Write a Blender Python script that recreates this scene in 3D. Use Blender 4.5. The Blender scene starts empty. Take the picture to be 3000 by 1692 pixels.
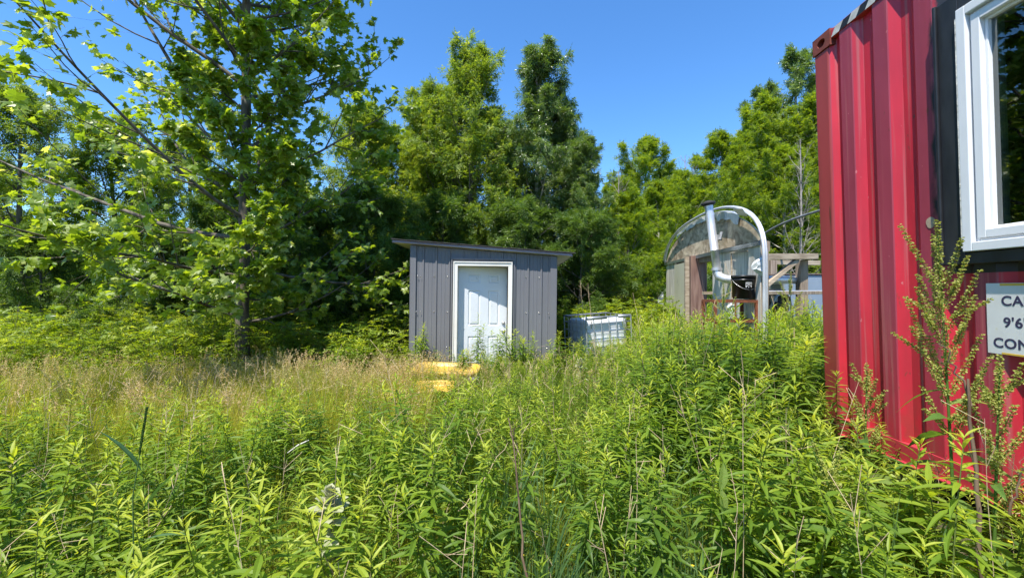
import bpy, math, random
import numpy as np
from mathutils import Vector, Matrix
random.seed(7); rng = np.random.default_rng(11)
S = bpy.context.scene
COL = S.collection
F = 1254.0; CZ = 1.6
def P(x, y, d):
    """a point of the place seen at photo pixel x,y at d metres"""
    return ((x-1500)/F*d, d, CZ-(y-850)/F*d)
def sst(a, b, v):
    t = np.clip((np.asarray(v, float)-a)/(b-a), 0, 1); return t*t*(3-2*t)
def ground_z(x, y):
    x = np.asarray(x, float); y = np.asarray(y, float)
    g = 0.30*sst(0.3, 2.0, x)*(1-sst(4.5, 7.5, y))
    g = g + 0.10*sst(0.5, 2.5, x)*sst(3, 7, y)
    g = g + 4.0*sst(11, 30, y)*sst(1.0, 13, x)
    g = g + 0.03*np.sin(x*1.9+.4)*np.cos(y*1.3)+0.02*np.sin(x*4.1+y*3.3)
    return g
# ---------------------------------------------------------------- mesh helper
class Acc:
    def __init__(s): s.V=[]; s.F3=[]; s.F4=[]; s.T=[]; s.n=0; s.NG=[]
    def add(s, V, F3=None, F4=None, T=0.5):
        V = np.asarray(V, float).reshape(-1,3)
        if F3 is not None and len(F3): s.F3.append(np.asarray(F3, int)+s.n)
        if F4 is not None and len(F4): s.F4.append(np.asarray(F4, int)+s.n)
        s.V.append(V); s.T.append(np.full(len(V), T) if np.isscalar(T) else np.asarray(T, float)); s.n += len(V)
        return s
    def data(s):
        V = np.concatenate(s.V) if s.V else np.zeros((0,3)); T = np.concatenate(s.T) if s.T else np.zeros(0)
        F3 = np.concatenate(s.F3) if s.F3 else np.zeros((0,3), int)
        F4 = np.concatenate(s.F4) if s.F4 else np.zeros((0,4), int)
        return V, F3, F4, T
    def mesh(s, name, mat, smooth=False):
        V, F3, F4, T = s.data()
        me = bpy.data.meshes.new(name)
        n3, n4 = len(F3), len(F4)
        me.vertices.add(len(V)); me.vertices.foreach_set('co', V.astype(np.float32).ravel())
        me.loops.add(n3*3+n4*4)
        me.loops.foreach_set('vertex_index', np.concatenate([F3.ravel(), F4.ravel()]).astype(np.int32))
        me.polygons.add(n3+n4)
        st = np.concatenate([np.arange(n3)*3, n3*3+np.arange(n4)*4]).astype(np.int32)
        me.polygons.foreach_set('loop_start', st)
        me.polygons.foreach_set('use_smooth', np.full(n3+n4, smooth))
        a = me.attributes.new('tint', 'FLOAT', 'POINT'); a.data.foreach_set('value', T.astype(np.float32))
        me.update(calc_edges=True)
        if mat: me.materials.append(mat)
        return me
    def build(s, name, mat, parent=None, smooth=False, bevel=0, loc=None):
        o = bpy.data.objects.new(name, s.mesh(name, mat, smooth)); COL.objects.link(o)
        if loc is not None: o.location = loc
        if parent: o.parent = parent
        if bevel:
            m = o.modifiers.new('bevel', 'BEVEL'); m.width = bevel; m.segments = 2; m.limit_method = 'ANGLE'
        return o
    # shapes
    def box(s, x0, x1, y0, y1, z0, z1, M=None):
        V = np.array([(x,y,z) for z in (z0,z1) for y in (y0,y1) for x in (x0,x1)], float)
        if M is not None: V = (np.array(M.to_3x3())@V.T).T + np.array(M.to_translation())
        return s.add(V, F4=[(0,2,3,1),(4,5,7,6),(0,1,5,4),(2,6,7,3),(0,4,6,2),(1,3,7,5)])
    def beam(s, a, b, w, h, up=(0,0,1)):
        a=Vector(a); b=Vector(b); t=(b-a); L=t.length; t.normalize(); u=t.cross(Vector(up)).normalized(); v=u.cross(t)
        V=[]
        for q in (0,L):
            for (i,j) in ((-1,-1),(1,-1),(1,1),(-1,1)): V.append(a+t*q+u*(i*w/2)+v*(j*h/2))
        return s.add(V, F4=[(3,2,1,0),(4,5,6,7),(0,1,5,4),(1,2,6,5),(2,3,7,6),(3,0,4,7)])
    def tube(s, pts, r, n=10, cap=True):
        pts=np.asarray(pts,float); r=np.full(len(pts),r) if np.isscalar(r) else np.asarray(r,float)
        V,Fq=tubes(pts[None],r[None],n); k=len(pts)
        s.add(V,F4=Fq)
        if cap:
            c0=pts[0]; c1=pts[-1]; i=np.arange(n); j=(i+1)%n
            s.add(np.vstack([V[:n],c0]),F3=np.stack([j,i,np.full(n,n)],1))
            s.add(np.vstack([V[-n:],c1]),F3=np.stack([i,j,np.full(n,n)],1))
        return s
    def lathe(s, prof, c=(0,0,0), n=32):
        prof=np.asarray(prof,float); a=np.arange(n)*2*math.pi/n; k=len(prof)
        V=np.stack([prof[:,0][:,None]*np.cos(a), prof[:,0][:,None]*np.sin(a), np.repeat(prof[:,1][:,None],n,1)],-1).reshape(-1,3)+np.array(c)
        i=np.arange(k-1)[:,None]*n; j=np.arange(n)[None]; j2=(j+1)%n
        Fq=np.stack([i+j,i+j2,i+n+j2,i+n+j],-1).reshape(-1,4)
        return s.add(V,F4=Fq)
    def poly(s, pts, d):
        """extrude a planar outline (3d pts) by vector d, fan-filled via quads strip to its bottom"""
        pts=np.asarray(pts,float); n=len(pts); d=np.asarray(d,float); c=pts.mean(0)
        V=np.vstack([pts,pts+d,c,c+d]); F3=[];F4=[]
        for i in range(n):
            j=(i+1)%n; F3+= [(i,2*n,j),(n+i,n+j,2*n+1)]; F4.append((i,j,n+j,n+i))
        return s.add(V,F3,F4)
def norm(v): return v/np.maximum(np.linalg.norm(v,axis=-1,keepdims=True),1e-9)
def tubes(Pp, R, n):
    """Pp (N,K,3) R (N,K) -> verts, quads"""
    N,K,_=Pp.shape
    T=np.gradient(Pp,axis=1); T=norm(T)
    ref=np.zeros_like(T); ref[...,0]=1.0; ref[np.abs(T[...,0])>.8]=(0,1,0)
    ref=np.repeat(ref[:,:1],K,1)
    U=norm(np.cross(T,ref)); W=np.cross(T,U)
    a=np.arange(n)*2*math.pi/n
    V=Pp[:,:,None]+R[:,:,None,None]*(U[:,:,None]*np.cos(a)[None,None,:,None]+W[:,:,None]*np.sin(a)[None,None,:,None])
    V=V.reshape(-1,3)
    b=(np.arange(N)[:,None]*K+np.arange(K-1)[None]).reshape(-1,1)*n
    j=np.arange(n)[None]; j2=(j+1)%n
    Fq=np.stack([b+j,b+j2,b+n+j2,b+n+j],-1).reshape(-1,4)
    return V,Fq
def inst(acc, tpl, M, O, tint):
    """copies of a template (V,F3) with matrices M (N,3,3) at O"""
    V,F3=tpl; N=len(O); k=len(V)
    if not N: return
    W=np.einsum('nij,kj->nki',M,V)+O[:,None]
    Fn=(F3[None]+(np.arange(N)*k)[:,None,None]).reshape(-1,3)
    acc.add(W.reshape(-1,3),F3=Fn,T=np.repeat(tint,k))
def scatter(acc, variants, pos, rz, sc, lean, dt):
    """place plant prototypes"""
    N=len(pos); vi=rng.integers(0,len(variants),N)
    for q,(V,F3,F4,T) in enumerate(variants):
        I=np.nonzero(vi==q)[0]
        if not len(I): continue
        c=np.cos(rz[I]); s=np.sin(rz[I]); n=len(I); k=len(V)
        X=V[None,:,0]*c[:,None]-V[None,:,1]*s[:,None]; Y=V[None,:,0]*s[:,None]+V[None,:,1]*c[:,None]; Z=np.repeat(V[None,:,2],n,0)
        X=X+Z*lean[I,0][:,None]; Y=Y+Z*lean[I,1][:,None]
        W=np.stack([X,Y,Z],-1)*sc[I][:,None,None]+pos[I][:,None]
        f3=(F3[None]+(np.arange(n)*k)[:,None,None]).reshape(-1,3) if len(F3) else None
        f4=(F4[None]+(np.arange(n)*k)[:,None,None]).reshape(-1,4) if len(F4) else None
        Tn=T[None]+np.where(T[None]<.95,dt[I][:,None],0); Tn=np.where(T[None]<.95,np.clip(Tn,0,.9),Tn)
        acc.add(W.reshape(-1,3),f3,f4,Tn.reshape(-1))
# ---------------------------------------------------------------- leaf templates (x side, y along, z normal)
def T_(V,F3): return (np.array(V,float),np.array(F3,int))
def leaf_simple(w=.16, fold=.05, droop=.12):
    return T_([(0,0,0),(w,.42,fold),(0,1,-droop),(-w,.42,fold),(0,.45,0)],[(0,1,4),(1,2,4),(0,4,3),(4,2,3)])
def leaf_fine(w=.1, fold=.35, droop=.35):
    ys=[0,.14,.35,.6,.82,1]; ws=[.12,.6,1,.85,.45,0]
    V=[];
    for y,q in zip(ys,ws):
        z=-droop*y*y; V+=[(-w*q,y,z+fold*w*q),(0,y,z),(w*q,y,z+fold*w*q)]
    F3=[]
    for i in range(5):
        a=3*i; b=a+3
        for k in (0,1): F3+=[(a+k,a+k+1,b+k+1),(a+k,b+k+1,b+k)]
    return T_(V,F3)
def leaf_maple():
    pr=[(0,0),(-.18,-.06),(-.36,.08),(-.60,.10),(-.44,.26),(-.58,.50),(-.34,.50),(-.20,.56),(-.26,.78),(-.1,.80),(0,1.06),(.1,.80),(.26,.78),(.20,.56),(.34,.50),(.58,.50),(.44,.26),(.60,.10),(.36,.08),(.18,-.06)]
    V=[(0,.32,.05)]; 
    for x,y in pr:
        r=math.hypot(x,y-.3); V.append((x,y,-.22*r*r-.03*abs(x)*3+.03*math.sin(7*x+5*y)))
    n=len(pr); return T_(V,[(0,1+(i+1)%n,1+i) for i in range(n)])
def spray(n=7, w=.17, ll=.42, droop=.25, seed=1):
    """a small twig of leaflets as one template"""
    r=np.random.default_rng(seed); V=[];F3=[]
    lv,lf=leaf_simple(w)
    for i in range(n):
        y=.1+.75*i/(n-1); side=(-1)**i; a=side*(.9+r.uniform(-.25,.25)) if i<n-1 else 0.1
        l=ll*r.uniform(.8,1.15); c,s=math.cos(a),math.sin(a); tz=r.uniform(-.35,.15)
        W=lv*l; tw=r.uniform(-.5,.5)
        W=np.stack([W[:,0]*math.cos(tw),W[:,1],W[:,2]+W[:,0]*math.sin(tw)+W[:,1]*tz],1)
        W=np.stack([W[:,0]*c+W[:,1]*s,-W[:,0]*s+W[:,1]*c,W[:,2]],1)+np.array([0,y,-droop*y*y])
        F3+= (lf+len(V)).tolist(); V+=W.tolist()
    return T_(V,F3)
def leaf_obovate():
    ys=[0,.15,.4,.65,.85,1]; ws=[.25,.5,.85,1,.75,.15]; V=[]; w=.30
    for y,q in zip(ys,ws):
        z=.10*math.sin(y*3)+.12*y*y; V+=[(-w*q,y,z+.30*w*q*q),(0,y,z),(w*q,y,z+.30*w*q*q)]
    F3=[]
    for i in range(5):
        a=3*i; b=a+3
        for k in (0,1): F3+=[(a+k,a+k+1,b+k+1),(a+k,b+k+1,b+k)]
    return T_(V,F3)
L_S=leaf_simple(); L_F=leaf_fine(); L_M=leaf_maple()
SPR=[spray(7,.2,.42,.25,s) for s in range(3)]
SPRN=[spray(7,.14,.5,.5,s+9) for s in range(3)]
def orient(axis, nrm):
    """matrices with y=axis, z~nrm"""
    y=norm(axis); x=norm(np.cross(y,nrm)); z=np.cross(x,y)
    return np.stack([x,y,z],-1)
# ---------------------------------------------------------------- materials
MATS={}
def nodes(name):
    m=bpy.data.materials.new(name); m.use_nodes=True; n=m.node_tree; n.nodes.clear()
    return m,n.nodes,n.links
def ramp(N,L,fac,stops,interp='LINEAR'):
    r=N.new('ShaderNodeValToRGB'); r.color_ramp.interpolation=interp
    e=r.color_ramp.elements
    while len(e)<len(stops): e.new(.5)
    for i,(p,c) in enumerate(stops): e[i].position=p; e[i].color=(*c,1)
    L.new(fac,r.inputs[0]); return r.outputs[0]
def leafmat(name, stops, trans=.45, tmul=(1.9,1.75,.7), rough=.48, spec=.35, back=None):
    m,N,L=nodes(name)
    at=N.new('ShaderNodeAttribute'); at.attribute_name='tint'
    c=ramp(N,L,at.outputs['Fac'],stops)
    p=N.new('ShaderNodeBsdfPrincipled'); L.new(c,p.inputs['Base Color']); p.inputs['Roughness'].default_value=rough
    p.inputs['Specular IOR Level'].default_value=spec
    trans=min(.6,trans*1.15); t=N.new('ShaderNodeBsdfTranslucent'); mx=N.new('ShaderNodeMix'); mx.data_type='RGBA'; mx.blend_type='MULTIPLY'; mx.inputs[0].default_value=1
    L.new(c,mx.inputs[6]); mx.inputs[7].default_value=(*tmul,1); L.new(mx.outputs[2],t.inputs[0])
    s=N.new('ShaderNodeMixShader'); s.inputs[0].default_value=trans; L.new(p.outputs[0],s.inputs[1]); L.new(t.outputs[0],s.inputs[2])
    o=N.new('ShaderNodeOutputMaterial'); L.new(s.outputs[0],o.inputs[0]); return m
def mat(name, col, rough=.6, metal=0, col2=None, scale=8, stretch=(1,1,1), bump=0, detail=6, spec=.5, lo=.35, hi=.65, col3=None, s3=30, l3=.62, dist=0):
    """col/col2 mixed by noise, col3 = blotches"""
    m,N,L=nodes(name)
    tc=N.new('ShaderNodeTexCoord'); mp=N.new('ShaderNodeMapping'); mp.inputs['Scale'].default_value=stretch; L.new(tc.outputs['Object'],mp.inputs[0])
    p=N.new('ShaderNodeBsdfPrincipled'); p.inputs['Roughness'].default_value=rough; p.inputs['Metallic'].default_value=metal; p.inputs['Specular IOR Level'].default_value=spec
    nz=N.new('ShaderNodeTexNoise'); nz.inputs['Scale'].default_value=scale; nz.inputs['Detail'].default_value=detail; nz.inputs['Distortion'].default_value=dist; L.new(mp.outputs[0],nz.inputs[0])
    c=ramp(N,L,nz.outputs[0],[(lo,col),(hi,col2 or col)])
    if col3:
        n2=N.new('ShaderNodeTexNoise'); n2.inputs['Scale'].default_value=s3; n2.inputs['Detail'].default_value=5; L.new(mp.outputs[0],n2.inputs[0])
        f=ramp(N,L,n2.outputs[0],[(l3,(0,0,0)),(l3+.06,(1,1,1))])
        mx=N.new('ShaderNodeMix'); mx.data_type='RGBA'; L.new(f,mx.inputs[0]); L.new(c,mx.inputs[6]); mx.inputs[7].default_value=(*col3,1); c=mx.outputs[2]
    L.new(c,p.inputs['Base Color'])
    if bump:
        b=N.new('ShaderNodeBump'); b.inputs['Strength'].default_value=bump; b.inputs['Distance'].default_value=.01; L.new(nz.outputs[0],b.inputs['Height']); L.new(b.outputs[0],p.inputs['Normal'])
    o=N.new('ShaderNodeOutputMaterial'); L.new(p.outputs[0],o.inputs[0]); return m
STEM=(.16,.17,.06)
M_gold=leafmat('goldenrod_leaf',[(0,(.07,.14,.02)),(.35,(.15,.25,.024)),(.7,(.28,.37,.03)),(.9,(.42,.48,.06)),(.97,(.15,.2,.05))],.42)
M_grass=leafmat('grass_blade',[(0,(.09,.17,.03)),(.35,(.20,.28,.035)),(.7,(.36,.38,.05)),(.9,(.52,.47,.13)),(.97,(.3,.25,.1))],.45)
M_bluegrass=leafmat('blue_grass_blade',[(0,(.05,.12,.05)),(.5,(.11,.2,.07)),(.9,(.2,.3,.12)),(.97,(.2,.2,.08))],.35)
M_tan=leafmat('dry_grass',[(0,(.33,.36,.10)),(.35,(.50,.46,.18)),(.6,(.68,.52,.27)),(.9,(.82,.62,.40)),(.97,(.35,.3,.1))],.4,(1.2,1.1,.9),.6,.2)
M_plane=leafmat('plane_leaf',[(0,(.08,.145,.022)),(.4,(.16,.25,.03)),(.75,(.26,.35,.04)),(.9,(.44,.50,.24)),(.97,STEM)],.45,(2.1,1.9,.5),.36,.6)
M_ash=leafmat('olive_leaf',[(0,(.07,.13,.02)),(.4,(.14,.225,.03)),(.75,(.225,.32,.042)),(.9,(.38,.45,.14)),(.97,STEM)],.42,(1.8,1.6,.5),.4)
M_cherry=leafmat('cherry_leaf',[(0,(.05,.095,.022)),(.4,(.10,.17,.04)),(.75,(.19,.27,.07)),(.9,(.36,.42,.22)),(.97,STEM)],.36,(1.6,1.6,.5),.3,.7)
M_elder=leafmat('bright_leaf',[(0,(.06,.13,.015)),(.4,(.15,.235,.022)),(.75,(.24,.33,.032)),(.9,(.36,.43,.07)),(.97,STEM)],.45,(1.9,1.7,.4),.42)
M_dark=leafmat('dark_leaf',[(0,(.045,.09,.018)),(.4,(.10,.17,.03)),(.75,(.18,.26,.04)),(.9,(.30,.38,.09)),(.97,STEM)],.36,(1.6,1.6,.5),.38)
M_dock=leafmat('dock_seed',[(0,(.22,.28,.05)),(.5,(.36,.40,.09)),(.9,(.52,.50,.16)),(.97,(.3,.3,.1))],.35,(1.4,1.3,.6))
M_dockleaf=leafmat('dock_leaf',[(0,(.07,.15,.03)),(.5,(.13,.24,.05)),(.9,(.25,.34,.09)),(.97,(.22,.3,.07))],.4)
M_mullein=leafmat('mullein_leaf',[(0,(.24,.27,.14)),(.5,(.33,.35,.20)),(.9,(.42,.43,.27)),(.97,(.3,.3,.2))],.15,(1.1,1.1,.8),.8,.2)
M_bark=mat('bark',(.06,.05,.04),.9,0,(.17,.15,.12),12,(1,1,.25),.8,8)
M_barkp=mat('pale_bark',(.22,.20,.17),.85,0,(.42,.40,.35),6,(1,1,.5),.4,8)
M_barkplane=mat('plane_bark',(.06,.05,.035),.9,0,(.16,.135,.10),9,(1,1,.35),.9,8,col3=(.27,.25,.19),s3=5,l3=.64)
M_dead=mat('dead_stalk',(.10,.065,.04),.9,0,(.2,.14,.09),40,(1,1,.1),.2)
M_straw=mat('straw',(.38,.28,.16),.9,0,(.55,.43,.28),40)
def groundmat():
    return mat('soil',(.035,.03,.018),.95,0,(.09,.085,.04),3,(1,1,1),.6,10,col3=(.2,.16,.09),s3=26,l3=.6)
M_soil=groundmat()
# ---------------------------------------------------------------- tagging
def tag(o,label=None,cat=None,group=None,kind=None):
    if label: o['label']=label
    if cat: o['category']=cat
    if group: o['group']=group
    if kind: o['kind']=kind
    return o
def empty(name,loc,label,cat,group=None,rot=(0,0,0)):
    o=bpy.data.objects.new(name,None); COL.objects.link(o); o.location=loc; o.rotation_euler=rot; o.empty_display_size=.2
    return tag(o,label,cat,group)
# ---------------------------------------------------------------- plants
def stemline(h,bend,k=6):
    z=np.linspace(0,1,k); a=rng.uniform(0,6.28); return np.stack([bend*h*z**2*math.cos(a),bend*h*z**2*math.sin(a),z*h],1)
def interp(pts,t):
    k=len(pts)-1; f=np.clip(t*k,0,k-1e-6); i=f.astype(int); w=(f-i)[:,None]; return pts[i]*(1-w)+pts[i+1]*w
def goldenrod(h=1.0,nl=60,fine=True,L=.105,wmul=1.0):
    A=Acc(); st=stemline(h,rng.uniform(.02,.14))
    A_=tubes(st[None],np.linspace(.0042,.0016,6)[None],5 if fine else 3); A.add(A_[0],F4=A_[1],T=1.0)
    u=np.linspace(0,1,nl); t=.12+.88*u**.8+rng.uniform(-.01,.01,nl); t=np.clip(t,0,1)
    ph=np.arange(nl)*2.4+rng.uniform(-.4,.4,nl)
    top=sst(.80,1,t)
    ln=L*(.55+.6*np.sin(np.clip(t,0,1)*2.6))*(1-.35*top)*rng.uniform(.75,1.2,nl)
    el=np.where(t<.8,rng.uniform(-.35,.45,nl),0)+top*rng.uniform(.5,1.15,nl)+.15
    ax=np.stack([np.cos(ph)*np.cos(el),np.sin(ph)*np.cos(el),np.sin(el)],1)
    nr=np.stack([-np.cos(ph)*np.sin(el),-np.sin(ph)*np.sin(el),np.cos(el)],1)+rng.normal(0,.3,(nl,3))
    M=orient(ax,nr)*ln[:,None,None]
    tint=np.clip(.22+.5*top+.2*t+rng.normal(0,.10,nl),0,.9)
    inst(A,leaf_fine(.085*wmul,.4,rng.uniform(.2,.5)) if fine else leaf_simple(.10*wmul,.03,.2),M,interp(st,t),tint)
    return A.data()
def bladetuft(nb=24,h=.5,spread=.12,w=.004,seg=3,tint=.4,seed=0,lean=.35):
    A=Acc()
    a=rng.uniform(0,6.28,nb); r=spread*np.sqrt(rng.uniform(0,1,nb)); hh=h*rng.uniform(.5,1.15,nb); ln=lean*rng.uniform(.1,1.2,nb)
    o=np.stack([r*np.cos(a),r*np.sin(a),0*a],1); b=a+rng.normal(0,1,nb)
    d=np.stack([np.cos(b),np.sin(b),0*b],1); sd=np.stack([-np.sin(b+.8),np.cos(b+.8),0*b],1)
    V=[]
    for k in range(seg+1):
        t=k/seg; c=o+d*(ln*hh*t*t)[:,None]; c[:,2]=hh*(t-.25*ln*t**3); ww=w*(1-t)**.6*(1 if k<seg else 0.05)
        V.append(c-sd*ww); V.append(c+sd*ww)
    V=np.stack(V,1); K=2*(seg+1); base=(np.arange(nb)*K)[:,None]
    Fq=[]
    for k in range(seg): Fq.append(base+np.array([[2*k,2*k+1,2*k+3,2*k+2]]))
    A.add(V.reshape(-1,3),F4=np.concatenate(Fq),T=np.repeat(np.clip(tint+rng.normal(0,.14,nb),0,.9),K))
    return A
def seedgrass(h=.7,nb=8,tall=6,tint=.5):
    """grass with airy nodding seed heads"""
    A=bladetuft(nb,h*.6,.06,.003,2,.2,lean=.5)
    for i in range(tall):
        a=rng.uniform(0,6.28); hh=h*rng.uniform(.75,1.1); ln=rng.uniform(.05,.3)
        z=np.linspace(0,1,5); b=rng.uniform(0,6.28); q=rng.uniform(0,.06)
        pts=np.stack([math.cos(b)*q+math.cos(a)*ln*hh*z**2.2,math.sin(b)*q+math.sin(a)*ln*hh*z**2.2,hh*z],1)
        v,f=tubes(pts[None],np.linspace(.0016,.0009,5)[None],3); A.add(v,F4=f,T=.15+.5*tint)
        n=16; t=1-.28*rng.uniform(0,1,n)**1.1; ph=rng.uniform(0,6.28,n); el=rng.uniform(-.3,1.1,n)
        ax=np.stack([np.cos(ph)*np.cos(el),np.sin(ph)*np.cos(el),np.sin(el)],1)
        M=orient(ax,rng.normal(0,1,(n,3)))*(rng.uniform(.015,.042,n))[:,None,None]
        inst(A,leaf_simple(.16),M,interp(pts,t),np.clip(tint+rng.normal(0,.15,n),0,.9))
    return A.data()
def broadweed(h=.5,n=40,L=.09,tpl=None,tint=.5):
    """leafy sapling / broad-leaved weed with a few side stems"""
    A=Acc()
    for s in range(4):
        a=rng.uniform(0,6.28); z=np.linspace(0,1,5); ln=rng.uniform(.1,.6)*(s>0)
        st=np.stack([math.cos(a)*ln*h*z,math.sin(a)*ln*h*z,h*rng.uniform(.65,1)*z],1)
        v,f=tubes(st[None],np.linspace(.004,.0015,5)[None],3); A.add(v,F4=f,T=1.0)
        m=n//4; t=rng.uniform(.2,1,m); ph=rng.uniform(0,6.28,m); el=rng.uniform(-.3,.6,m)
        ax=np.stack([np.cos(ph)*np.cos(el),np.sin(ph)*np.cos(el),np.sin(el)],1)
        M=orient(ax,np.array([0,0,1.])+rng.normal(0,.4,(m,3)))*(L*rng.uniform(.6,1.2,m))[:,None,None]
        inst(A,tpl or SPR[s%3],M,interp(st,t),np.clip(tint+rng.normal(0,.14,m)+.15*t,0,.9))
    return A.data()
# ---------------------------------------------------------------- trees
def branch(start,d0,length,K,up,wig,drift=None):
    N=len(start); Pp=np.zeros((N,K,3)); Pp[:,0]=start; d=norm(d0); st=(length/(K-1))[:,None]
    for k in range(1,K):
        d=norm(d+np.array([0,0,1.])*(up if np.isscalar(up) else up[:,None])/(K-1)+rng.normal(0,wig,(N,3)))
        Pp[:,k]=Pp[:,k-1]+d*st
    return Pp
def kids(Pp,R,n,t0,t1,ang,flat=0.):
    """child start points, directions, parent length fraction"""
    N,K,_=Pp.shape; t=(t0+(t1-t0)*((np.arange(n)[None]+rng.uniform(0,1,(N,n)))/n)); f=np.clip(t*(K-1),0,K-1-1e-6); i=f.astype(int); w=(f-i)[...,None]
    r=np.arange(N)[:,None]; s=Pp[r,i]*(1-w)+Pp[r,i+1]*w; T=norm(Pp[r,i+1]-Pp[r,i]); Rr=R[r,i]*(1-(f-i))+R[r,i+1]*(f-i)
    q=rng.normal(0,1,(N,n,3)); q[...,2]*=(1-flat); q=norm(q-(q*T).sum(-1,keepdims=True)*T)
    a=ang*rng.uniform(.75,1.25,(N,n,1)); d=np.cos(a)*T+np.sin(a)*q
    return s.reshape(-1,3),d.reshape(-1,3),t.reshape(-1),Rr.reshape(-1)
def make_tree(H,r0,limbs,hmin,env,elev,n2,n3,leafn,leafL,tpls,bark,leafm,up=.5,lean=(0,0),tint=.45,tips=True,sub=.45,twig=.5,droop=.2,ts=.16,wood=True,topf=0,lmul=1.0,fl=.4,trunk_k=10,wt=.05):
    """returns (trunk mesh, crown mesh); env(u)=limb length at crown fraction u"""
    W=Acc(); C=Acc()
    z=np.linspace(0,1,trunk_k); tp=np.stack([lean[0]*z**1.3*H+wt*np.sin(z*5+H),lean[1]*z**1.3*H+wt*np.cos(z*6.3+H),z*H],1); tp[0,:2]=0
    tr=r0*(1-z)**.8*.95+.012; tr[0]*=1.25
    v,f=tubes(tp[None],tr[None],12); W.add(v,F4=f)
    u=np.sort((np.arange(limbs)+rng.uniform(0,1,limbs))/limbs); hs=hmin+(.97-hmin)*u
    s=interp(tp,hs); ph=np.arange(limbs)*2.4+rng.uniform(-.5,.5,limbs); e=np.array([elev(q) for q in u])+rng.normal(0,.12,limbs)
    d=np.stack([np.cos(ph)*np.cos(e),np.sin(ph)*np.cos(e),np.sin(e)],1)
    ln=np.array([env(q,p) for q,p in zip(u,ph)])*rng.uniform(.8,1.15,limbs)
    P1=branch(s,d,ln,8,up,.07); r1=np.interp(hs,z,tr)*.55; r1=np.minimum(r1,.009+.007*ln)
    R1=r1[:,None]*(1-np.linspace(0,.85,8))[None]
    v,f=tubes(P1,R1,6); W.add(v,F4=f)
    s2,d2,t2,pr=kids(P1,R1,n2,.12,1.,.75,fl); l2=np.repeat(ln,n2)*sub*(1.25-.8*t2)*rng.uniform(.6,1.2,len(t2))
    P2=branch(s2,d2,l2,6,up*.5,.10); R2=np.minimum(pr*.6,.012)[:,None]*(1-np.linspace(0,.8,6))[None]+.0015
    v,f=tubes(P2,R2,4); W.add(v,F4=f)
    s3,d3,t3,pr3=kids(P2,R2,n3,.1,1.,.8,fl); l3=np.repeat(l2,n3)*twig*(1.2-.6*t3)*rng.uniform(.5,1.2,len(t3))
    P3=branch(s3,d3,l3,4,0.,.14); R3=np.full((len(P3),4),.002)*np.linspace(1,.4,4)
    v,f=tubes(P3,R3,3); W.add(v,F4=f)
    for Pp,cnt in ((P3,leafn),(P2,max(1,leafn//1)),):
        N,K,_=Pp.shape; m=N*cnt; i=np.repeat(np.arange(N),cnt); t=rng.uniform(.15,1.,m)**.8; ff=np.clip(t*(K-1),0,K-1-1e-6); j=ff.astype(int); w=(ff-j)[:,None]
        o=Pp[i,j]*(1-w)+Pp[i,j+1]*w; T=norm(Pp[i,j+1]-Pp[i,j])
        ax=norm(T*.5+rng.normal(0,.55,(m,3))+np.array([0,0,-droop])); nr=np.array([-.14,-.26,1.])+rng.normal(0,.45,(m,3))
        sz=leafL*rng.uniform(.6,1.2,m)*lmul
        ct=np.repeat(rng.normal(0,ts*.6,N),cnt)
        tt=np.clip(tint+ct+rng.normal(0,ts,m),0,.9); Mx=orient(ax,nr)*sz[:,None,None]
        o=o+rng.normal(0,leafL*.15,(m,3))
        q=rng.integers(0,len(tpls),m)
        for k in range(len(tpls)):
            I=q==k; inst(C,tpls[k],Mx[I],o[I],tt[I])
    return W.mesh('trunk',bark,True),C.mesh('crown',leafm)
def tree(name,loc,meshes,label,rz=0,sc=1.,group=None,cat='tree',sz=None):
    x,y=loc[:2]; z=float(ground_z(x,y))-.05 if len(loc)<3 else loc[2]
    o=empty(name,(x,y,z),label,cat,group,(0,0,rz)); o.scale=(sc,sc,sz or sc)
    for n,m in zip(('trunk','crown'),meshes):
        if m is None: continue
        c=bpy.data.objects.new(n,m); COL.objects.link(c); c.parent=o
    return o
exec_parts=[]
# ================================================================ SETTING
# ground sheet, finer near the camera
def grid(x0,x1,nx,y0,y1,ny):
    xs=np.linspace(x0,x1,nx); ys=np.linspace(y0,y1,ny); X,Y=np.meshgrid(xs,ys); return X,Y
def gsheet():
    u=np.linspace(-1,1,161); xs=np.sign(u)*(np.abs(u)**2.6)*400+u*10; v=np.linspace(-1,1,161); ys=6+np.sign(v)*(np.abs(v)**2.6)*400+v*14
    X,Y=np.meshgrid(xs,ys); Z=ground_z(X,Y); n=161
    i=np.arange(n-1)[:,None]*n+np.arange(n-1)[None]; Fq=np.stack([i,i+1,i+n+1,i+n],-1).reshape(-1,4)
    return Acc().add(np.stack([X,Y,Z],-1).reshape(-1,3),F4=Fq)
tag(gsheet().build('ground',M_soil,smooth=True),kind='structure',label='weedy ground under the field and woods')
# ---- world
SUN=Vector((.62,1,-2.35)).normalized()
w=bpy.data.worlds.new('World'); S.world=w; w.use_nodes=True; nt=w.node_tree; nt.nodes.clear()
sky=nt.nodes.new('ShaderNodeTexSky'); sky.sky_type='NISHITA'; sky.sun_disc=False; sky.sun_elevation=math.asin(-SUN.z); sky.sun_rotation=math.atan2(-SUN.x,-SUN.y)
sky.air_density=1.0; sky.dust_density=.0; sky.ozone_density=8.0; sky.altitude=0
bg=nt.nodes.new('ShaderNodeBackground'); bg.inputs[1].default_value=.14
hs=nt.nodes.new('ShaderNodeHueSaturation'); hs.inputs['Saturation'].default_value=1.13; nt.links.new(sky.outputs[0],hs.inputs['Color']); nt.links.new(hs.outputs[0],bg.inputs[0]); wo=nt.nodes.new('ShaderNodeOutputWorld'); nt.links.new(bg.outputs[0],wo.inputs[0])
sl=bpy.data.lights.new('sun','SUN'); sl.energy=4.4; sl.angle=math.radians(.5); sl.color=(1,.95,.87)
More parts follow.
